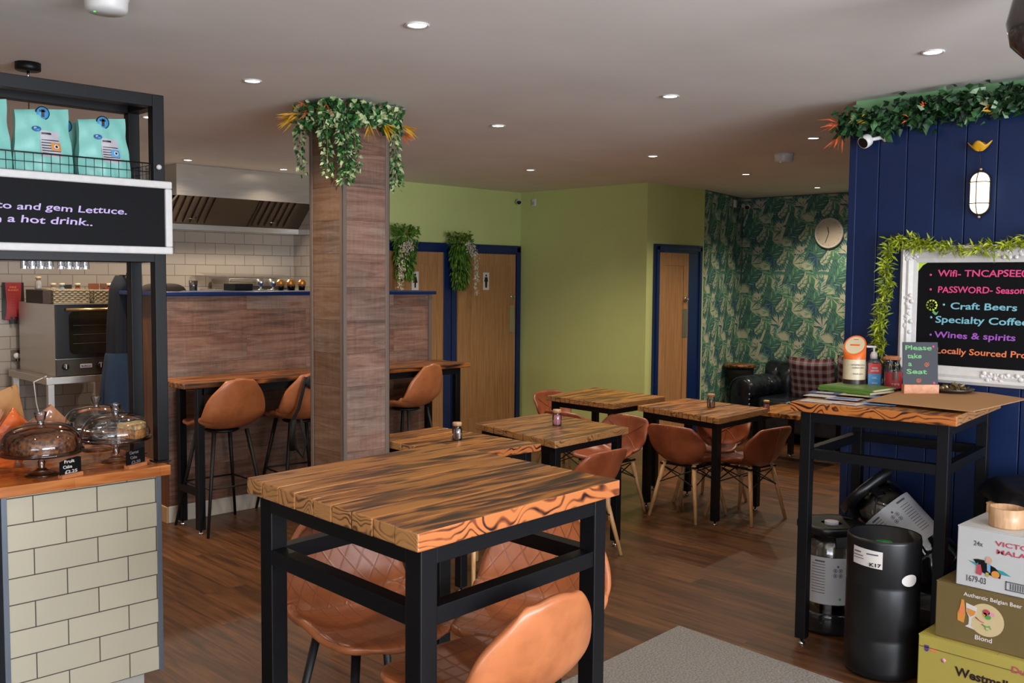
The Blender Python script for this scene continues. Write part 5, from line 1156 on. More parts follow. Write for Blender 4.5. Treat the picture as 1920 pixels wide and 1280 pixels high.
camera_unit('cam', 'white security camera high in the wallpapered corner', (9.86, 6.12, 2.58), (-.9, -.4, -.4), .033, (9.93, 6.22, 2.60))
for (x, y, z, ax, lb) in ((7.745, 7.52, 2.57, 'x', 'small white motion sensor on the green side wall beside the camera'), (9.63, 6.135, 2.60, 'a', 'small white motion sensor in the wallpapered corner beside the camera')):
    t = thing('motion_sensor', lb, 'sensor', (x, y, z), 0, 'white motion sensors'); b = MB(); b.cbox((x-.012, y, z), (.03, .055, .085), 0, 0 if ax == 'x' else -R(75)); b.build('housing', M['white'], t, bevel=.008); b = MB(); b.cbox((x-.0295 if ax == 'x' else x-.014, y if ax == 'x' else y-.016, z-.012), (.006, .035, .035), 0, 0 if ax == 'x' else -R(75)); b.build('window', M['baglabel'], t)
# ------------------------------------------------------------------ things on the tall table by the wall
TZ = 1.1612
def flat_sheet(name, label, cat, c, w, h, rz, th, mat, z, group=None, prints=()):
    t = thing(name, label, cat, (c[0], c[1], z), rz, group); b = MB(); ca, sa = math.cos(rz), math.sin(rz)
    b.cbox((c[0], c[1], z+th/2), (w, h, th), 0, rz); s = b.build('sheet', mat, t)
    for k, (dx, dy, pw_, ph, m) in enumerate(prints):
        q = MB(); q.cbox((c[0]+dx*ca-dy*sa, c[1]+dx*sa+dy*ca, z+th+.0004), (pw_, ph, .0006), 0, rz); q.build('print', m, s)
    return t
for k, (n_, c_) in enumerate((('pap_white', '#cfc8c2'), ('pap_blue', '#3c5f95'), ('pap_sky', '#7f9fc4'), ('pap_lilac', '#9a9bb6'), ('pap_green', '#5c7f35'), ('pap_cream', '#c9b79a'), ('pap_red', '#b03a33'), ('pap_navy', '#274278'))): M[n_] = plain('leaflet_'+n_[4:], c_, .4, var=0)
L = [((4.105, 2.17), .15, .10, .1, 'pap_white', [(0, 0, .10, .05, 'pap_cream')], 'white leaflet at the left corner of the tall table top'),
     ((4.115, 2.035), .12, .09, .0, 'pap_white', [(.0, 0, .09, .02, 'pap_red')], 'white leaflet with a red line near the front edge of the tall table'),
     ((4.21, 1.93), .15, .10, .3, 'pap_sky', [(.02, 0, .08, .06, 'pap_blue')], 'sky blue leaflet, nearest the cardboard sheet'),
     ((4.25, 2.12), .15, .11, .2, 'pap_lilac', [(0, 0, .12, .03, 'pap_blue')], 'lilac leaflet with a blue band in the middle of the pile'),
     ((4.26, 2.25), .13, .09, .1, 'pap_white', [], 'plain white leaflet at the back left of the tall table'),
     ((4.40, 2.00), .17, .11, -.2, 'pap_blue', [(0, .02, .12, .03, 'pap_sky')], 'dark blue leaflet half under the cardboard sheet'),
     ((4.41, 2.14), .16, .11, .1, 'pap_cream', [(0, 0, .12, .03, 'pap_green')], 'cream leaflet in front of the green brochures'),
     ((4.36, 2.275), .15, .09, .2, 'pap_navy', [(0, 0, .1, .04, 'pap_white')], 'navy leaflet at the back left of the tall table')]
for k, (c, w, h, rz, m, pr, lb) in enumerate(L): flat_sheet('leaflet', lb, 'leaflet', (c[0]+.05, c[1]+.0), w, h, rz+PI/2, .0012, M[m], TZ+.0014*k, 'leaflets on the tall table', [(a, b_, w_*.8, h_, M[mm]) for a, b_, w_, h_, mm in pr])
for k, (lb, m, dx) in enumerate((('green brochure, bottom of the stack of two', 'pap_green', 0), ('green brochure, top of the stack of two on the tall table', 'pap_green', .02))):
    t = thing('brochure', lb, 'brochure', (4.60+dx, 2.18, TZ+.013*k+.011), 0, 'green brochures'); z = TZ+.0125*k+.0115
    b = MB(); b.cbox((4.585+dx, 2.20, z+.0055), (.21, .29, .009), 0, -.12+.06*k); bo = b.build('pages', M['pap_cream'], t)
    b = MB(); b.cbox((4.585+dx, 2.20, z+.0110), (.212, .292, .002), 0, -.12+.06*k); b.cbox((4.585+dx-.105, 2.20+.014, z+.006), (.002, .29, .011), 0, -.12+.06*k); b.build('cover', M[m], t)
t = thing('cardboard_sheet', 'flat brown cardboard sheet lying on the tall table by the wall', 'cardboard', (4.66, 1.8, TZ+.012))
b = MB(); q = [(4.23, 1.98), (4.22, 1.505), (4.85, 1.49), (4.955, 1.70), (4.955, 1.93), (4.72, 2.03)]; b.prism([(x, y, TZ+.0125+.02*max(0, x-4.6)*.5) for x, y in q], (0, 0, .004)); b.build('sheet', M['card'], t)
TZ2 = TZ+.0225
# donation can
t = thing('collection_tin', 'cream collection tin with an orange slanted top', 'collection tin', (4.87, 2.315, TZ)); cx, cy, z0 = 4.715, 2.275, TZ+.0265; rr_ = .055
M['canorange'] = plain('tin_orange', '#df6a26', .35, var=0); M['cancream'] = plain('tin_cream', '#d3c3a2', .35, var=0); M['cancrimson'] = plain('tin_dark_band', '#2e1b1e', .35, var=0)
b = MB(); H_ = .235
b.lathe([(0, 0), (rr_, 0), (rr_, .008)], (cx, cy, z0), 36, mi=1); b.lathe([(rr_, .008), (rr_, .032)], (cx, cy, z0), 36, mi=2); b.lathe([(rr_, .032), (rr_, .135)], (cx, cy, z0), 36, mi=0)
vs = []
dv = Vector((-.62, -.18))                                         # slanted face looks towards the room
dv.normalize()
def topz(px, py): return .205+.048*((px*-dv.x+py*-dv.y)/rr_)*1.0
lo = [b.v((cx+rr_*math.cos(2*PI*k/36), cy+rr_*math.sin(2*PI*k/36), z0+.135)) for k in range(36)]
hi = [b.v((cx+rr_*math.cos(2*PI*k/36), cy+rr_*math.sin(2*PI*k/36), z0+topz(rr_*math.cos(2*PI*k/36), rr_*math.sin(2*PI*k/36)))) for k in range(36)]
for k in range(36): b._f([lo[k], lo[(k+1) % 36], hi[(k+1) % 36], hi[k]], 1, .5, True)
b._f(hi, 1, .5); body = b.build('body', [M['cancream'], M['canorange'], M['cancrimson']], t)
def disc_on_top(f, mat, name, lift, parent, rect=None):
    q = MB(); pts = []
    for k in range(28):
        a = 2*PI*k/28; px_, py_ = rr_*f*math.cos(a), rr_*f*math.sin(a); pts.append((cx+px_, cy+py_, z0+topz(px_, py_)+lift))
    if rect:
        s = Vector((-dv.y, dv.x)); pts = []
        for (u, v) in ((-rect[0], -rect[1]), (rect[0], -rect[1]), (rect[0], rect[1]), (-rect[0], rect[1])):
            px_, py_ = s.x*u-dv.x*(v+rect[2]), s.y*u-dv.y*(v+rect[2]); pts.append((cx+px_, cy+py_, z0+topz(px_, py_)+lift))
    q.poly(pts); return q.build(name, mat, parent)
dd = disc_on_top(.86, M['cancream'], 'round_emblem', .001, body); disc_on_top(0, M['canorange'], 'emblem_bar', .002, dd, (.024, .004, .0)); disc_on_top(0, M['black'], 'coin_slot', .002, dd, (.012, .001, .03))
pl = Matrix((( .7, -.714, 0), (0, 0, 1), (-.714, -.7, 0))).transposed()
for (tx, z_, w_) in (('SUPPORTING LOCAL', .105, .07), ('HOSPICE CARE', .09, .06), ('thank you', .06, .05)): writing('print', tx, Vector((cx, cy, z0+z_))+pl @ Vector((-w_/2, 0, rr_+.001)), w_, .011, pl, M['cancrimson'], body, .01)
# hand sanitiser
t = thing('sanitiser_bottle', 'clear pump bottle with red and blue label', 'pump bottle', (4.87, 2.185, TZ)); sx_, sy_, z0 = 4.805, 2.215, TZ+.013
b = MB(); ca = R(-45)
def sec(u, v):
    a = u*2*PI; e = .6; z = v*.150; k = 1 if v < .86 else 1-(v-.86)/.14*.55; x = .040*k*math.copysign(abs(math.cos(a))**e, math.cos(a)); y = .022*k*math.copysign(abs(math.sin(a))**e, math.sin(a)); return Vector((sx_+x*math.cos(ca)-y*math.sin(ca), sy_+x*math.sin(ca)+y*math.cos(ca), z0+z))
b.grid(sec, 32, 14, closed=True); b._f([b.v(sec(k/24, 0)) for k in range(24)]); body = b.build('bottle_body', M['crystal'], t)
b = MB(); b.lathe([(0, .149), (.018, .149), (.019, .168), (.013, .182), (.005, .186), (.005, .208), (0, .208)], (sx_, sy_, z0), 20); dirv = Vector((math.cos(ca), math.sin(ca), 0)); b.beam(Vector((sx_, sy_, z0+.210))+dirv*.010, Vector((sx_, sy_, z0+.212))-dirv*.040, .011, .010); b.build('pump', M['white'], t)
pl2 = Matrix((tuple(dirv), (0, 0, 1), (math.sin(ca), -math.cos(ca), 0))).transposed(); o_ = Vector((sx_, sy_, z0))
def lab(u0, u1, z0_, z1_, off, mat, name, par):
    q = MB(); q.hexa([o_+pl2 @ Vector(p) for p in ((u0, z0_, off), (u1, z0_, off), (u1, z0_, off-.001), (u0, z0_, off-.001))][::-1], [o_+pl2 @ Vector(p) for p in ((u0, z1_, off), (u1, z1_, off), (u1, z1_, off-.001), (u0, z1_, off-.001))][::-1]); return q.build(name, mat, par)
lab(-.034, .030, .072, .126, .0245, plain('label_red', '#c43a36', .4, var=0), 'red_label', body); l2 = lab(-.034, .030, .006, .072, .0245, plain('label_azure', '#3f8fc4', .4, var=0), 'blue_label', body)
for (tx, z_, w_, m) in (('HAND', .098, .03, 'pap_white'), ('SANITISER', .084, .042, 'pap_white'), ('GEL', .048, .026, 'pap_white'), ('500ml', .02, .03, 'pap_white')): writing('print', tx, o_+pl2 @ Vector((-w_/2-.002, z_, .025)), w_, .013, pl2, M[m], l2, .015)
# clip-top jar with red card
t = thing('clip_top_jar', 'clip-top glass jar with a red label and a sprig inside', 'jar', (4.88, 2.085, TZ)); jx, jy, z0 = 4.885, 2.155, TZ+.004
b = MB(); b.lathe([(0, 0), (.048, 0), (.052, .01), (.052, .11), (.04, .135), (.04, .15), (.043, .152)], (jx, jy, z0), 30); b.build('glass_body', M['thin'], t)
b = MB(); b.lathe([(.044, .154), (.045, .164), (.03, .172), (0, .173)], (jx, jy, z0), 26); b.build('lid', M['signwood'], t)
b = MB(); b.tube([(jx-.03, jy-.044, z0+.10), (jx-.035, jy-.048, z0+.13), (jx-.03, jy-.044, z0+.165)], .0016, 6); b.tube([(jx-.052, jy-.014, z0+.10), (jx-.056, jy-.016, z0+.13), (jx-.05, jy-.014, z0+.165)], .0016, 6); b.tube([(jx-.03, jy-.044, z0+.10), (jx-.052, jy-.014, z0+.10)], .0016, 6); b.build('wire_clip', M['chrome'], t)
b = MB(); b.grid(lambda u, v: Vector((jx+.0535*math.cos(R(170)+u*R(115)), jy+.0535*math.sin(R(170)+u*R(115)), z0+.008+.085*v)), 12, 2); lb_ = b.build('red_label', plain('card_red', '#a5252a', .5, var=0), t)
b = MB(); b.grid(lambda u, v: Vector((jx+.0545*math.cos(R(208)+u*R(34)), jy+.0545*math.sin(R(208)+u*R(34)), z0+.052+.038*v)), 5, 2); b.build('label_picture', M['barwoodend'], lb_)
writing('print', 'TIPS', Vector((jx, jy, z0+.025))+pl @ Vector((-.022, 0, .0545)), .044, .014, pl, M['pap_cream'], lb_, .01)
b = MB()
for k in range(16): b.leaf((jx+random.uniform(-.02, .02), jy+random.uniform(-.02, .02), z0+.07+random.uniform(0, .05)), (random.uniform(-1, 1), random.uniform(-1, 1), random.uniform(0, 1)), .008, .03)
b.build('sprig', M['lime'], t)
# 'please take a seat' board on wooden block
t = thing('seating_sign', 'small blackboard on a wood block reading Please take a seat', 'sign', (4.60, 1.93, TZ2)); p0 = Vector((4.625, 1.98, TZ+.017)); dr_ = Vector((.72, -.69, 0)).normalized(); nn = Vector((dr_.y, -dr_.x, 0)); W_ = .172; up = Vector((0, 0, 1))
b = MB(); bl = [p0-nn*.02, p0+dr_*W_-nn*.02, p0+dr_*W_+nn*.012, p0+nn*.012]; b.hexa(bl, [v+up*.045 for v in bl]); b.build('wooden_block', M['signwood'], t, bevel=.002)
b = MB(); bl = [p0+up*.044-nn*.008, p0+dr_*W_+up*.044-nn*.008, p0+dr_*W_+up*.044-nn*.003, p0+up*.044-nn*.003]; b.hexa(bl, [v+up*.205-nn*.02 for v in bl]); s = b.build('board', plain('slate_blue_board', '#24272f', .6, var=0), t)
tl = (up*.20-nn*.02).normalized(); pl3 = Matrix((tuple(dr_), tuple(tl), tuple(dr_.cross(tl)))).transposed(); oo = p0+up*.044-nn*.003
for (tx, u, v, w_) in (('Please', .012, .168, .130), ('take', .022, .128, .07), ('a', .026, .090, .018), ('Seat', .018, .052, .10)): writing('chalk_writing', tx, oo+pl3 @ Vector((u, v, 0)), w_, .032, pl3, M['greenchalk'], s, .02, wob=.001)
for (u, v, r0_) in ((.115, .098, .013), (.075, .02, .013)):
    b = MB(); b.tube([oo+pl3 @ Vector((u+r0_*(k/18)*math.cos(k*.75), v+r0_*(k/18)*math.sin(k*.75), .0015)) for k in range(19)], .0014, 5); b.build('chalk_swirl', M['orange'], s)
for (u, v) in ((.15, .185), (.152, .008)): b = MB(); b.lathe([(0, .001), (.006, .001), (.006, 0)], oo+pl3 @ Vector((u, v, 0)), 8, axis=tuple(pl3.col[2])); b.build('chalk_dot', M['pink'], s)
t = thing('metal_ashtray', 'shallow dish of small shiny shells on the cardboard sheet', 'dish', (4.85, 1.88, TZ2)); ax_, ay_ = 4.85, 1.83
b = MB(); b.lathe([(0, 0), (.085, 0), (.10, .012), (.097, .014), (.08, .004), (0, .004)], (ax_, ay_, TZ2+.003), 30); b.build('dish', M['filter'], t)
b = MB()
for k in range(70): a = random.uniform(0, 2*PI); q = random.uniform(0, .075); b.leaf((ax_+q*math.cos(a), ay_+q*math.sin(a), TZ2+.01+random.uniform(0, .022)*(1-q/.09)), (random.uniform(-1, 1), random.uniform(-1, 1), random.uniform(-.1, .7)), .018, .028, droop=0)
b.build('shells', plain('antique_metal', '#8f7d55', .3, .7), t)
# ------------------------------------------------------------------ kegs
M['kegbag'] = NT('silver_liner').set(Base_Color=lin('#8d8a82'), Metallic=.75, Roughness=.3).m
M['keglabel'] = plain('keg_label', '#b9b9bb', .35, var=0); M['labelink'] = plain('label_ink', '#55565c', .5, var=0); M['greendot'] = plain('green_mark', '#4f9a45', .5, var=0)
M['kegpet'] = thin_glass('clear_pet', (.80, .80, .77, 1), .35); M['kegdark'] = NT('dark_pet').set(Base_Color=lin('#1b1c1e'), Roughness=.12, Coat_Weight=.5).m
def pet_keg(label, base, axis, face, dark=False, h=.56, r=.145):
    """clear keg: base at world point base, axis direction, face = direction in which the label looks"""
    t = thing('plastic_keg', label, 'keg', base, 0, 'clear plastic kegs'); Z = Vector(axis).normalized(); X = (Vector(face)-Z*Vector(face).dot(Z)).normalized(); Y = Z.cross(X); B0 = Vector(base)
    def Wp(a, rr, z): return B0+Z*z+(X*math.cos(a)+Y*math.sin(a))*rr
    def rev(prof, mat, name, par, a0=0, a1=2*PI, n=40):
        b = MB(); full = a1-a0 > 6.28
        def fn(u, v):
            f = v*(len(prof)-1); i = min(int(f), len(prof)-2); k = f-i; rr = lerp(prof[i][0], prof[i+1][0], k); z = lerp(prof[i][1], prof[i+1][1], k); return Wp(a0+(a1-a0)*u, rr, z)
        b.grid(fn, n, len(prof)-1, closed=full); return b.build(name, mat, par)
    rev([(.0, .0), (r*.94, 0), (r*1.0, .02), (r*1.0, .09), (r*.97, .105), (r*.5, .105)], M['kegdark'], 'base_cup', t)
    body = rev([(r*.95, .10), (r*.96, .14), (r*.96, .38), (r*.93, .42), (r*.78, .47), (r*.45, .50), (r*.3, .505)], M['kegdark'] if dark else M['kegpet'], 'shell', t)
    b = MB(); rd = random.Random(4)
    pr = [(0.02, .115), (r*.55, .13), (r*.86, .19), (r*.88, .36), (r*.7, .44), (r*.25, .49)]
    def bag_(u, v):
        f = v*(len(pr)-1); i = min(int(f), len(pr)-2); k = f-i; rr = lerp(pr[i][0], pr[i+1][0], k); z = lerp(pr[i][1], pr[i+1][1], k); return Wp(2*PI*u, rr*(1-.06*abs(math.sin(u*19+v*9))-.04*math.sin(u*37-v*21)), z)
    if not dark: b.grid(bag_, 48, 20, closed=True); b.build('silver_liner', M['kegbag'], t)
    if not dark:
        l = rev([(r*.972, .155), (r*.974, .385)], M['keglabel'], 'paper_label', t, -2.3, 2.3, 40); q = MB()
        def bit(a, z, w, hh, mat_i=0, rr=r*.979): q.grid(lambda u, v: Wp(a+w/r*(u-.5), rr, z+hh*(v-.5)), 3, 1, mi=mat_i)
        for k in range(11): bit(-.45, .35-.014*k, .07, .003); bit(.75, .34-.014*k, .06, .003)
        bit(-.4, .365, .05, .008); bit(.75, .365, .06, .009)
        for (a, z) in ((.12, .325), (.30, .325), (.12, .30), (.30, .30)):
            q.grid(lambda u, v, a=a, z=z: Wp(a+.010/r*math.cos(2*PI*u)*(1-.25*v), r*.979, z+.010*math.sin(2*PI*u)*(1-.25*v)), 12, 1, closed=True); bit(a, z, .006, .010)
        bit(.21, .345, .010, .010); bit(.2, .21, .0, .0)
        q.grid(lambda u, v: Wp(.30+.007/r*math.cos(2*PI*u)*(1-v), r*.979, .185+.007*math.sin(2*PI*u)*(1-v)), 12, 1, mi=1, closed=True)
        q.build('label_print', [M['labelink'], M['greendot']], l)
    # moulded carrying collar: disc with grip openings
    b = MB(); n = 48
    def rim(a): return r*(1.02+.14*math.cos(2*a+.6)**2)
    def ringat(z, s): return [b.v(Wp(2*PI*k/n, rim(2*PI*k/n)*s, z)) for k in range(n)]
    R1 = [ringat(z, s) for z, s in ((.49, .30), (.485, .80), (.497, 1.0), (.525, 1.0), (.534, .96), (.530, .84), (.524, .45), (.526, .30))]
    for i in range(len(R1)-1):
        for k in range(n):
            hole = i in (0, 6) or False
            b._f([R1[i][k], R1[i][(k+1) % n], R1[i+1][(k+1) % n], R1[i+1][k]], 0, .5, True)
    for k in range(4): a = k*PI/2+.35; b.beam(Wp(a, r*.80, .49), Wp(a, r*.93, .435), .06, .012)
    co_ = b.build('collar', M['black'], t)
    b = MB(); b.grid(lambda u, v: Wp(2*PI*u, .034*(1-v), .5345+.004*v), 24, 2, closed=True); b.grid(lambda u, v: Wp(2*PI*u, .034, .52+.0145*v), 24, 1, closed=True); b.build('tap_cap', M['baglabel'] if not dark else M['black'], co_)
    for s_ in (-1, 1): b = MB(); b.grid(lambda u, v: Wp(s_*1.2+.28*math.cos(2*PI*u)*(1-v)*.9+1.2, r*(.82+.10*math.sin(2*PI*u)*(1-v)), .536), 16, 2, closed=True); b.build('grip_recess', M['matblack'], co_)
    return t
pet_keg('clear keg standing on the floor under the tall table, left of the black keg', (4.43, 2.23, 0), (0, 0, 1), (-.88, -.50, 0))
pet_keg('clear keg tilted over the others against the navy wall, white label showing', (4.72, 1.80, .31), (-.06, .64, .60), (-.95, -.15, .35))
pet_keg('dark keg lying low between the black keg and the boxes', (4.74, 1.55, .15), (0, 1, -.05), (-1, 0, .2), True)
t = thing('black_keg', 'tall black ribbed keg with a white sticker and green cap', 'keg', (4.09, 1.81, 0)); kx, ky = 4.10, 1.815; kr = .155
b = MB(); prof = [(0, .0), (kr*.9, 0), (kr*.985, .015), (kr, .04), (kr, .17), (kr*.985, .178), (kr, .186), (kr, .40), (kr*.985, .408), (kr, .416), (kr, .60), (kr*.985, .615), (kr*.93, .612), (kr*.925, .545), (kr*.6, .53), (0, .53)]
b.lathe(prof, (kx, ky, 0), 48); kb = b.build('body', M['black'], t)
b = MB(); b.lathe([(0, .53), (.04, .53), (.04, .572), (.034, .578), (0, .578)], (kx-.0, ky+.0, 0), 24); b.build('green_cap', plain('bright_green_plastic', '#2fa84f', .35, var=0), t)
def on_keg(a, z, w, h, dr, tilt=0): return lambda u, v: Vector((kx+(kr+dr)*math.cos(a-w/kr*(u-.5)), ky+(kr+dr)*math.sin(a-w/kr*(u-.5)), z+h*(v-.5)+tilt*(u-.5)))
af = math.atan2(-.46, -.89)
A_ = math.atan2(-ky, -kx)
b = MB(); b.grid(on_keg(A_-.46, .535, .135, .075, .0012, .008), 10, 2); st = b.build('sticker', M['pap_white'], kb)
b = MB(); b.grid(on_keg(A_-.74, .555, .035, .006, .002), 3, 1); b.grid(on_keg(A_-.72, .54, .05, .004, .002), 3, 1); b.grid(on_keg(A_-.30, .553, .05, .006, .002), 3, 1); b.grid(on_keg(A_-.70, .528, .05, .003, .002), 3, 1); b.build('sticker_print', M['labelink'], st)
aa = A_-.22; plk = Matrix(((-math.sin(aa), math.cos(aa), 0), (0, 0, 1), (math.cos(aa), math.sin(aa), 0))).transposed()
writing('sticker_code', 'K17', Vector((kx, ky, .502))+plk @ Vector((-.022, 0, kr+.0025)), .048, .022, plk, M['black'], st, .02)
b = MB(); b.grid(lambda u, v: Vector((kx+(kr+.0015)*math.cos(A_+.76+.26*math.cos(2*PI*u)*v), ky+(kr+.0015)*math.sin(A_+.76+.26*math.cos(2*PI*u)*v), .452+.026*math.sin(2*PI*u)*v-.004)), 24, 3, closed=True); bm_ = b; ho = b.build('hand_hole', M['pap_white'], kb)
# ------------------------------------------------------------------ boxes
def carton(label, x0, x1, y0, y1, z0, z1, mat, flap=True, nm='carton', grp=None):
    t = thing(nm, label, 'box', ((x0+x1)/2, (y0+y1)/2, z0)); 
    if grp: t['group'] = grp
    b = MB(); b.box(x0, x1, y0, y1, z0, z1-.004); bo = b.build('box_body', mat, t, bevel=.004)
    ym = (y0+y1)/2; b = MB(); b.box(x0, x1, y0, ym-.001, z1-.004, z1); b.box(x0, x1, ym+.001, y1, z1-.004, z1); b.build('top_flaps', mat, t)
    return t, bo
M['boxwhite'] = plain('white_card', '#bdbcba', .55, vs=4); M['boxgold'] = plain('bronze_card', '#6c5a35', .45, vs=4); M['boxyellow'] = plain('yellow_card', '#a99a48', .5, vs=4)
M['boxred'] = plain('print_red', '#b04454', .5, var=0); M['tealp'] = plain('print_teal', '#2f8f96', .5, var=0); M['skin'] = plain('print_skin', '#c49a82', .5, var=0)
bxx = 3.985
t, bo = carton('yellow beer carton at the bottom of the stack, bottom right of the photo', bxx-.01, bxx+.33, .98, 1.60, 0, .255, M['boxyellow'])
writing('print', 'Westmalle', (bxx-.010, 1.449, .125), .23, .05, PY, M['cancrimson'], bo, .03)
writing('print', 'Dubbel', (bxx-.010, 1.235, .20), .12, .035, PY, M['boxred'], bo, .02)
b = MB(); b.box(bxx-.0115, bxx-.010, .985, 1.595, .205, .208); b.build('print_rule', M['boxgold'], bo); b = MB(); b.prism([(bxx-.0115, 1.575, .215), (bxx-.0115, 1.555, .215), (bxx-.0115, 1.557, .193), (bxx-.0115, 1.565, .187), (bxx-.0115, 1.573, .193)], (.0015, 0, 0)); b.build('print_crest', plain('print_violet', '#54407a', .5, var=0), bo)
b = MB(); b.box(bxx-.0115, bxx-.010, 1.52, 1.55, .195, .205); b.build('print_word', M['orange'], bo); b = MB(); b.lathe([(0, .0015), (.009, .0015), (.009, 0)], (bxx-.010, 1.495, .17), 10, axis=(-1, 0, 0)); b.build('print_spot', M['pinksachet'], bo)
t, bo = carton('bronze Belgian beer carton in the middle of the stack', bxx+.015, bxx+.33, .98, 1.545, .256, .490, M['boxgold']); fx = bxx+.015
writing('print', 'Authentic Belgian Beer', (fx, 1.435, .452), .22, .022, PY, M['whitechalk'], bo, .01); writing('print', 'Blond', (fx, 1.385, .285), .065, .026, PY, M['whitechalk'], bo, .01)
def disc(c, ry, rz_, mat, name, par, lift=.001, n=30):
    q = MB(); q.poly([(c[0]-lift, c[1]-ry*math.cos(2*PI*k/n), c[2]+rz_*math.sin(2*PI*k/n)) for k in range(n)]); return q.build(name, mat, par)
def patch(pts, x, mat, name, par, lift=.002): q = MB(); q.poly([(x-lift, y, z) for y, z in pts]); return q.build(name, mat, par)
em = disc((fx, 1.345, .372), .068, .066, plain('print_cream', '#c9b487', .5, var=0), 'print_oval', bo)
patch([(1.455, .345), (1.430, .340), (1.425, .375), (1.428, .41), (1.432, .435), (1.442, .435), (1.446, .405), (1.456, .375)], fx, M['badge'], 'printed_bottle', bo); patch([(1.45, .375), (1.43, .372), (1.43, .405), (1.446, .408)], fx, M['orange'], 'printed_bottle_label', bo, .003)
patch([(1.424, .425), (1.380, .415), (1.385, .385), (1.400, .365), (1.402, .335), (1.388, .322), (1.425, .328), (1.412, .338), (1.410, .366), (1.422, .39)], fx, M['pap_white'], 'printed_glass', bo, .0015); patch([(1.420, .405), (1.384, .398), (1.390, .382), (1.405, .372), (1.418, .388)], fx, M['badge'], 'printed_beer', bo, .0025)
for (y, z, ry, rz_, m) in ((1.345, .405, .014, .012, 'boxred'), (1.325, .400, .012, .010, 'pinksachet'), (1.338, .386, .012, .009, 'greendot'), (1.35, .395, .008, .008, 'badge')): disc((fx, y, z), ry, rz_, M[m], 'printed_bloom', em, .003, 12)
for pts in (((1.385, .375), (1.37, .365), (1.352, .36)), ((1.36, .352), (1.345, .345), (1.33, .352), (1.325, .34)), ((1.348, .35), (1.345, .335), (1.335, .333))): b = MB(); b.tube([(fx-.002, y, z) for y, z in pts], .002, 4); b.build('printed_stroke', M['greendot'] if pts[0][1] < .36 else M['boxred'], em)
t, bo = carton('white lager carton at the top of the stack, with red lettering', bxx+.02, bxx+.33, .98, 1.47, .491, .735, M['boxwhite']); fx = bxx+.02
writing('print', 'VICTORIA', (fx, 1.325, .680), .19, .026, PY, M['boxred'], bo, .02); writing('print', 'MALAGA', (fx, 1.318, .648), .17, .026, PY, M['boxred'], bo, .02); writing('print', '24x', (fx, 1.405, .665), .035, .028, PY, M['labelink'], bo, .01); writing('print', '1679-03', (fx, 1.428, .515), .075, .035, PY, M['labelink'], bo, .012)
patch([(1.425, .600), (1.395, .585), (1.30, .567), (1.26, .567), (1.29, .582), (1.36, .590)], fx, M['tealp'], 'printed_shape', bo, .0012)
patch([(1.405, .608), (1.388, .612), (1.362, .612), (1.358, .600), (1.383, .600), (1.392, .592)], fx, M['black'], 'printed_arm', bo)
patch([(1.385, .600), (1.352, .602), (1.320, .590), (1.298, .566), (1.300, .550), (1.365, .560), (1.385, .575)], fx, M['black'], 'printed_jacket', bo); patch([(1.352, .602), (1.338, .600), (1.338, .565), (1.350, .572)], fx, M['pap_sky'], 'printed_shirt', bo, .003)
disc((fx, 1.345, .615), .012, .015, M['skin'], 'printed_head', bo, .003, 16); patch([(1.390, .590), (1.375, .592), (1.368, .560), (1.372, .548), (1.392, .552)], fx, M['boxred'], 'printed_bottle', bo, .0035); disc((fx, 1.318, .564), .016, .014, M['badge'], 'printed_tray', bo, .0035, 14); patch([(1.355, .565), (1.343, .565), (1.344, .548), (1.354, .548)], fx, M['boxyellow'], 'printed_glass', bo, .0035)
b = MB()
for q in ((1.20, 1.28, .542, .546), (1.20, 1.28, .510, .514), (1.276, 1.28, .510, .546)): b.box(fx-.002, fx, q[0], q[1], q[2], q[3])
for k in range(7): b.box(fx-.002, fx, 1.205+k*.009, 1.205+k*.009+.004, .516, .540)
b.build('printed_barcode', M['labelink'], bo)
t = thing('wooden_bowl', 'pale round wooden pot with a white filling on the white lager carton', 'pot', (4.17, 1.285, .736)); b = MB(); b.lathe([(0, 0), (.066, 0), (.068, .004), (.068, .076), (.062, .078), (.060, .05)], (4.13, 1.325, .736), 44); b.build('rim', M['palewood'], t); b = MB(); b.lathe([(0, .058), (.045, .056), (.0605, .052)], (4.13, 1.325, .736), 30); b.build('white_filling', M['white'], t)
t, bo = carton('plain brown cardboard box behind the white lager carton', 4.40, 4.78, .95, 1.50, 0, .76, M['card'])
t = thing('black_bag', 'crumpled black bag lying on the brown cardboard box by the wall', 'bag', (4.6, 1.3, .76)); b = MB()
b.grid(lambda u, v: Vector((4.62+.26*math.cos(u*2*PI)*(math.cos(v*PI/2)**.7)*(1+.1*math.sin(u*23+v*5)), 1.26+.33*math.sin(u*2*PI)*(math.cos(v*PI/2)**.7)*(1+.08*math.sin(u*31)), .765+.09*math.sin(v*PI/2)*(1+.25*math.sin(u*13+v*9)*math.cos(v*PI/2)))), 60, 14, closed=True); b.build('fabric', NT('black_plastic_sheet').set(Base_Color=lin('#101013'), Roughness=.35).m, t)
# floor mat
b = MB(); b.hexa([(3.878, 2.74, 0.0005), (2.2, 2.64, 0.0005), (2.4, -.9, 0.0005), (3.70, -.4, 0.0005)][::-1], [(3.878, 2.74, .008), (2.2, 2.64, .008), (2.4, -.9, .008), (3.70, -.4, .008)][::-1])
def matm():
    t = NT('grey_ribbed_mat'); mp = coords(t); n = t.n('ShaderNodeTexNoise', i_Scale=120.0, i_Detail=3.0); t.l(mp, 0, n, 'Vector'); r = t.ramp(n, [(.3, '#5a5753'), (.7, '#8e8982')]); t.base(r); t.set(Roughness=.95); t.bump(n, .5, .003); return t.m
tag(b.build('floor_mat', matm()), 'grey entrance mat on the dark wood floor at the bottom of the photo', 'mat')
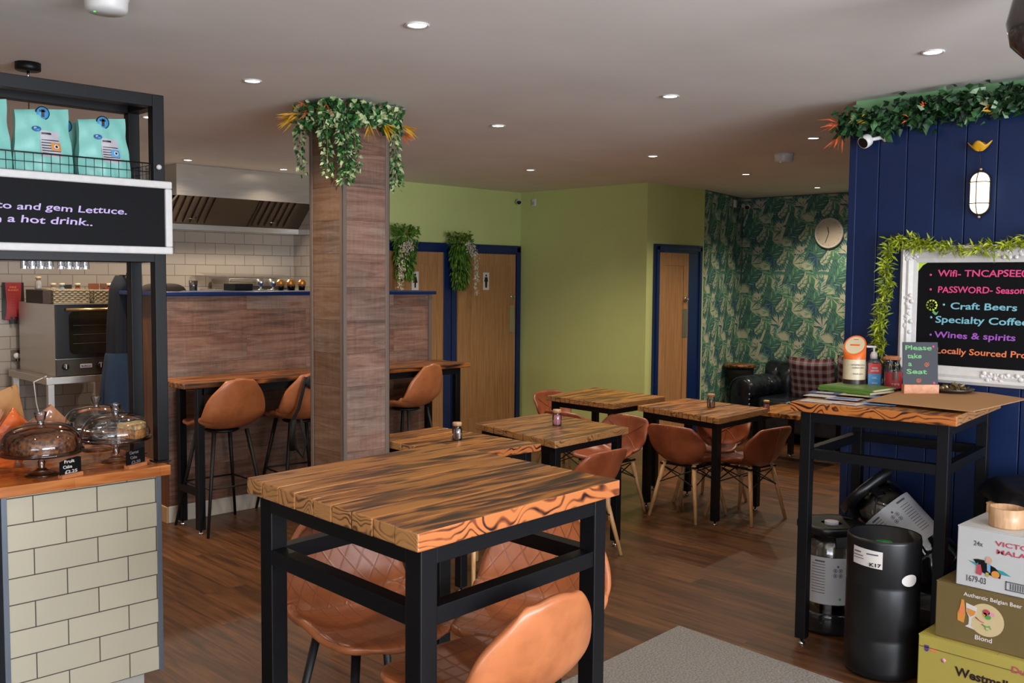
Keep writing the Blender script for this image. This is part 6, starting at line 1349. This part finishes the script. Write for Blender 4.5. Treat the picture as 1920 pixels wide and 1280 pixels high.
# glass pendant at the top right corner
t = thing('glass_pendant', 'smoked glass bell pendant cut by the top right corner', 'pendant light', (2.55, .95, 2.3))
PL = Vector((3.30, 1.02, 0))
b = MB(); b.lathe([(.02, .15), (.05, .14), (.085, .10), (.10, .03), (.085, -.04), (.04, -.085), (0, -.10)], (PL.x, PL.y, 2.50), 36); b.build('shade', NT('smoked_glass').set(Base_Color=lin('#3b3230'), Roughness=.06, Coat_Weight=.5).m, t)
b = MB(); b.lathe([(0, .145), (.022, .145), (.02, .17), (0, .172)], (PL.x, PL.y, 2.50), 16); b.build('cap', M['steel'], t); b = MB(); b.tube([(PL.x, PL.y, 2.66), (PL.x, PL.y, CE)], .003, 6); b.build('flex', M['steel2'], t)
# black bag hanging on the second stool
t = thing('shoulder_bag', 'black shoulder bag with straps hanging on the stool behind the pillar', 'bag', (3.70, 5.87, .8))
b = MB(); b.grid(lambda u, v: Vector((3.80+.14*math.cos(u*2*PI)*math.cos((v-.5)*PI)**.5, 5.78+.03*math.sin(u*2*PI), 1.0+(v-.5)*.13+.02*math.cos(u*2*PI))), 24, 8, closed=True); b.build('bag_body', M['matblack'], t)
b = MB()
b.tube([(3.68, 5.80, 1.02), (3.655, 5.80, .92), (3.64, 5.83, .80), (3.60, 5.86, .70), (3.62, 5.84, .52), (3.66, 5.82, .45), (3.69, 5.82, .55), (3.66, 5.84, .72)], .012, 8); b.tube([(3.62, 5.86, .72), (3.60, 5.86, .60), (3.605, 5.86, .50)], .022, 8); b.build('strap', M['matblack'], t)
# ------------------------------------------------------------------ foliage
rd = random.Random(11)
def rv(s=1): return Vector((rd.uniform(-1, 1), rd.uniform(-1, 1), rd.uniform(-1, 1)))*s
def ivy_leaves(b, fn, n, size, out=None):
    for _ in range(n):
        p = fn(); d = rv()+(Vector(out) if out else Vector()); s = size*rd.uniform(.7, 1.3); b.leaf(p, d, s*.85, s, droop=.15, r=rd.random())
def strand(b, x, y, z0, z1, r, n, size, sway=.01):
    for _ in range(n):
        f = rd.random(); z = z0+(z1-z0)*f; a = rd.uniform(0, 2*PI); q = r*math.sqrt(rd.random())
        b.leaf((x+q*math.cos(a)+sway*math.sin(z*17), y+q*math.sin(a), z), Vector((math.cos(a), math.sin(a), rd.uniform(-1.2, .2))), size*.85*rd.uniform(.7, 1.2), size*rd.uniform(.8, 1.2), r=rd.random())
def spikes(b, c, out, n, L, r=None):
    for _ in range(n):
        d = Vector(out).normalized()+rv(.55); b.leaf(Vector(c)+rv(.012), d, .011, L*rd.uniform(.6, 1.15), droop=.15, r=rd.uniform(*r) if r else rd.random())
# pillar garland
t = thing('ivy_garland', 'artificial ivy and autumn-leaf garland wrapped round the top of the pillar', 'garland', (3.2, 4.58, 2.6))
b = MB()
def around():
    k = rd.random(); w = .10
    side = rd.choice('abcd'); o = rd.uniform(-.01, .12)
    if side == 'a': p = (px0+(px1-px0)*k, py0-o, 0)
    elif side == 'b': p = (px0-o, py0+(py1-py0)*k, 0)
    elif side == 'c': p = (px1+o, py0+(py1-py0)*k, 0)
    else: p = (px0+(px1-px0)*k, py1+o, 0)
    return Vector((p[0], p[1], rd.uniform(2.555, 2.675)))
ivy_leaves(b, around, 1500, .036)
for (cx, cy) in ((px0, py0), (px1, py0), (px0, py1)): ivy_leaves(b, lambda: Vector((cx, cy, 2.61))+rv(.08)*.9, 130, .036)
b.build('ivy_leaves', M['ivy'], t)
b = MB()
for (c, o, n, r) in (((px0-.10, py1+.02, 2.60), (-.8, .8, -.3), 16, (0, .5)), ((px0-.11, py1-.05, 2.62), (-1, .4, .2), 9, (0, .45)), ((px0-.08, py0+.2, 2.64), (-1, -.4, .2), 10, (.5, 1)), ((px0-.06, py0+.05, 2.62), (-.8, -.6, .0), 9, (.55, 1)), ((px0+.22, py0-.08, 2.56), (.2, -1, -.9), 12, (0, .5)),
        ((px0+.12, py0-.08, 2.55), (-.1, -.7, -1), 6, (0, .45)), ((px1+.09, py0-.02, 2.58), (1, -.6, -.4), 14, (0, .5)), ((px1+.12, py0+.05, 2.55), (1, -.2, -.5), 12, (.5, 1))): spikes(b, c, o, n, .10, r)
b.build('autumn_spikes', M['spike'], t)
for (x, y, z0, z1, r, n) in ((px0-.015, py0-.045, 2.60, 2.235, .034, 300), (px0+.045, py0-.05, 2.58, 2.30, .024, 130), (px0-.06, py0+.06, 2.60, 2.27, .026, 170), (px0-.045, py1+.03, 2.58, 2.30, .02, 80), (px1+.05, py0+.0, 2.58, 2.22, .030, 180)):
    b = MB(); b.tube([(x, y, z0), (x+.004, y, (z0+z1)/2), (x, y, z1+.02)], .0018, 5); strand(b, x, y, z0, z1, r, n, .026); b.build('trailing_strand', M['ivy'], t)
# garland along the top of the navy wall
t = thing('ivy_garland', 'long dark ivy garland along the top of the navy wall', 'garland', (4.93, 1.8, 2.6))
b = MB()
for _ in range(2600):
    f = rd.random(); y = 2.50-f*2.2; z = 2.585+rd.gauss(0, .034)-(.03 if f < .15 else 0); p = Vector((4.95-abs(rd.gauss(0, .035)), y, min(max(z, 2.48), 2.675))); d = rv()+Vector((-.5, 0, 0)); s = .042*rd.uniform(.7, 1.3); b.leaf(p, d, s*.9, s, r=rd.random()*(.9 if f < .3 else 1))
b.build('ivy_leaves', M['ivydark'], t)
b = MB(); spikes(b, (4.91, 2.50, 2.56), (-.3, 1, .1), 9, .11, (.5, 1)); spikes(b, (4.92, 2.49, 2.50), (-.2, .7, -1), 12, .10, (.5, 1))
for (y, z, r, n) in ((2.40, 2.58, (0, .5), 3), (2.33, 2.60, (0, .5), 3), (2.34, 2.56, (0, .5), 3), (2.03, 2.60, (.5, .8), 4), (2.10, 2.545, (.6, 1), 3), (1.72, 2.57, (0, .4), 5), (1.70, 2.53, (0, .4), 3)): spikes(b, (4.89, y, z), (-.6, .3, -.1), n, .05, r)
b.build('autumn_spikes', M['spike'], t)
# willow-leaf garland round the blackboard
t = thing('willow_garland', 'lime-green willow garland draped round the big blackboard', 'garland', (4.93, 2.1, 1.9))
b = MB()
path = [(2.03, 1.925), (2.16, 1.935), (2.21, 1.88), (2.215, 1.70), (2.235, 1.55), (2.25, 1.42), (2.23, 1.345)]
f1, T1 = smoothpath([(0, y, z) for y, z in path], 8); f2, T2 = smoothpath([(0, y, z) for y, z in [(2.16, 1.925), (1.98, 1.905), (1.80, 1.885), (1.62, 1.90), (1.45, 1.94), (1.25, 1.93), (1.0, 1.93)]], 8)
for fn, n, T in ((f1, 620, T1), (f2, 700, T2)):
    b.tube([Vector((4.93, fn(k/30).y, fn(k/30).z)) for k in range(31)], .003, 5)
    for _ in range(n):
        q = fn(rd.random()); p = Vector((4.94-rd.random()*.03, q.y+rd.gauss(0, .012), q.z+rd.gauss(0, .012))); d = Vector((rd.uniform(-.6, .1), rd.uniform(-1, 1), rd.uniform(-1, .9))); b.leaf(p, d, .010, .05*rd.uniform(.6, 1.2), droop=.1, r=rd.random())
b.build('willow_leaves', M['lime'], t)
# hanging plants over the toilet doors
for (x, lb, k, zt, zb) in ((6.735, 'hanging green plant with white blossom between the two toilet doors', 1, 2.14, 1.56), (5.965, 'hanging green plant with white blossom, half behind the pillar', -1, 2.18, 1.66)):
    t = thing('hanging_plant', lb, 'plant', (x, 7.6, zt), 0, 'hanging plants over the toilet doors')
    b = MB()
    for _ in range(900):
        f = rd.random()**1.1; w = .15*(1-.45*f); a = rd.uniform(0, 2*PI); q = w*math.sqrt(rd.random()); z = zt-f*(zt-zb)*.95+.02+.04*rd.random(); b.leaf((x-.02*k+q*math.cos(a), 7.60+q*.55*math.sin(a), z), Vector((math.cos(a)*.5, math.sin(a)*.5, (rd.uniform(-.3, 1.0) if f < .18 else -1+rd.uniform(-.3, .7)))), .022, .050, r=rd.random())
    b.build('green_leaves', M['fern'], t)
    b = MB()
    for (dx, dy, z0, z1) in ((.05*k, -.10, 2.08, 1.95), (.10*k, -.10, 2.06, 1.70), (.12*k, -.09, 2.0, 1.62), (.11*k, -.10, 1.85, 1.55), (.0, -.10, 2.10, 2.0)):
        for _ in range(70): z = z0+(z1-z0)*rd.random(); b.leaf((x+dx+rd.gauss(0, .016), 7.60+dy+rd.gauss(0, .012), z), rv()+Vector((0, -.4, -.3)), .016, .022, r=rd.random())
    b.build('white_blossom', M['petal'], t)
    b = MB(); b.tube([(x, 7.60, zt+.0), (x, 7.66, zt+.02), (x, 7.708, zt-.03)], .005, 6); b.build('hook', M['steel'], t)
for m_ in list(bpy.data.meshes):
    if m_.users == 0: bpy.data.meshes.remove(m_)
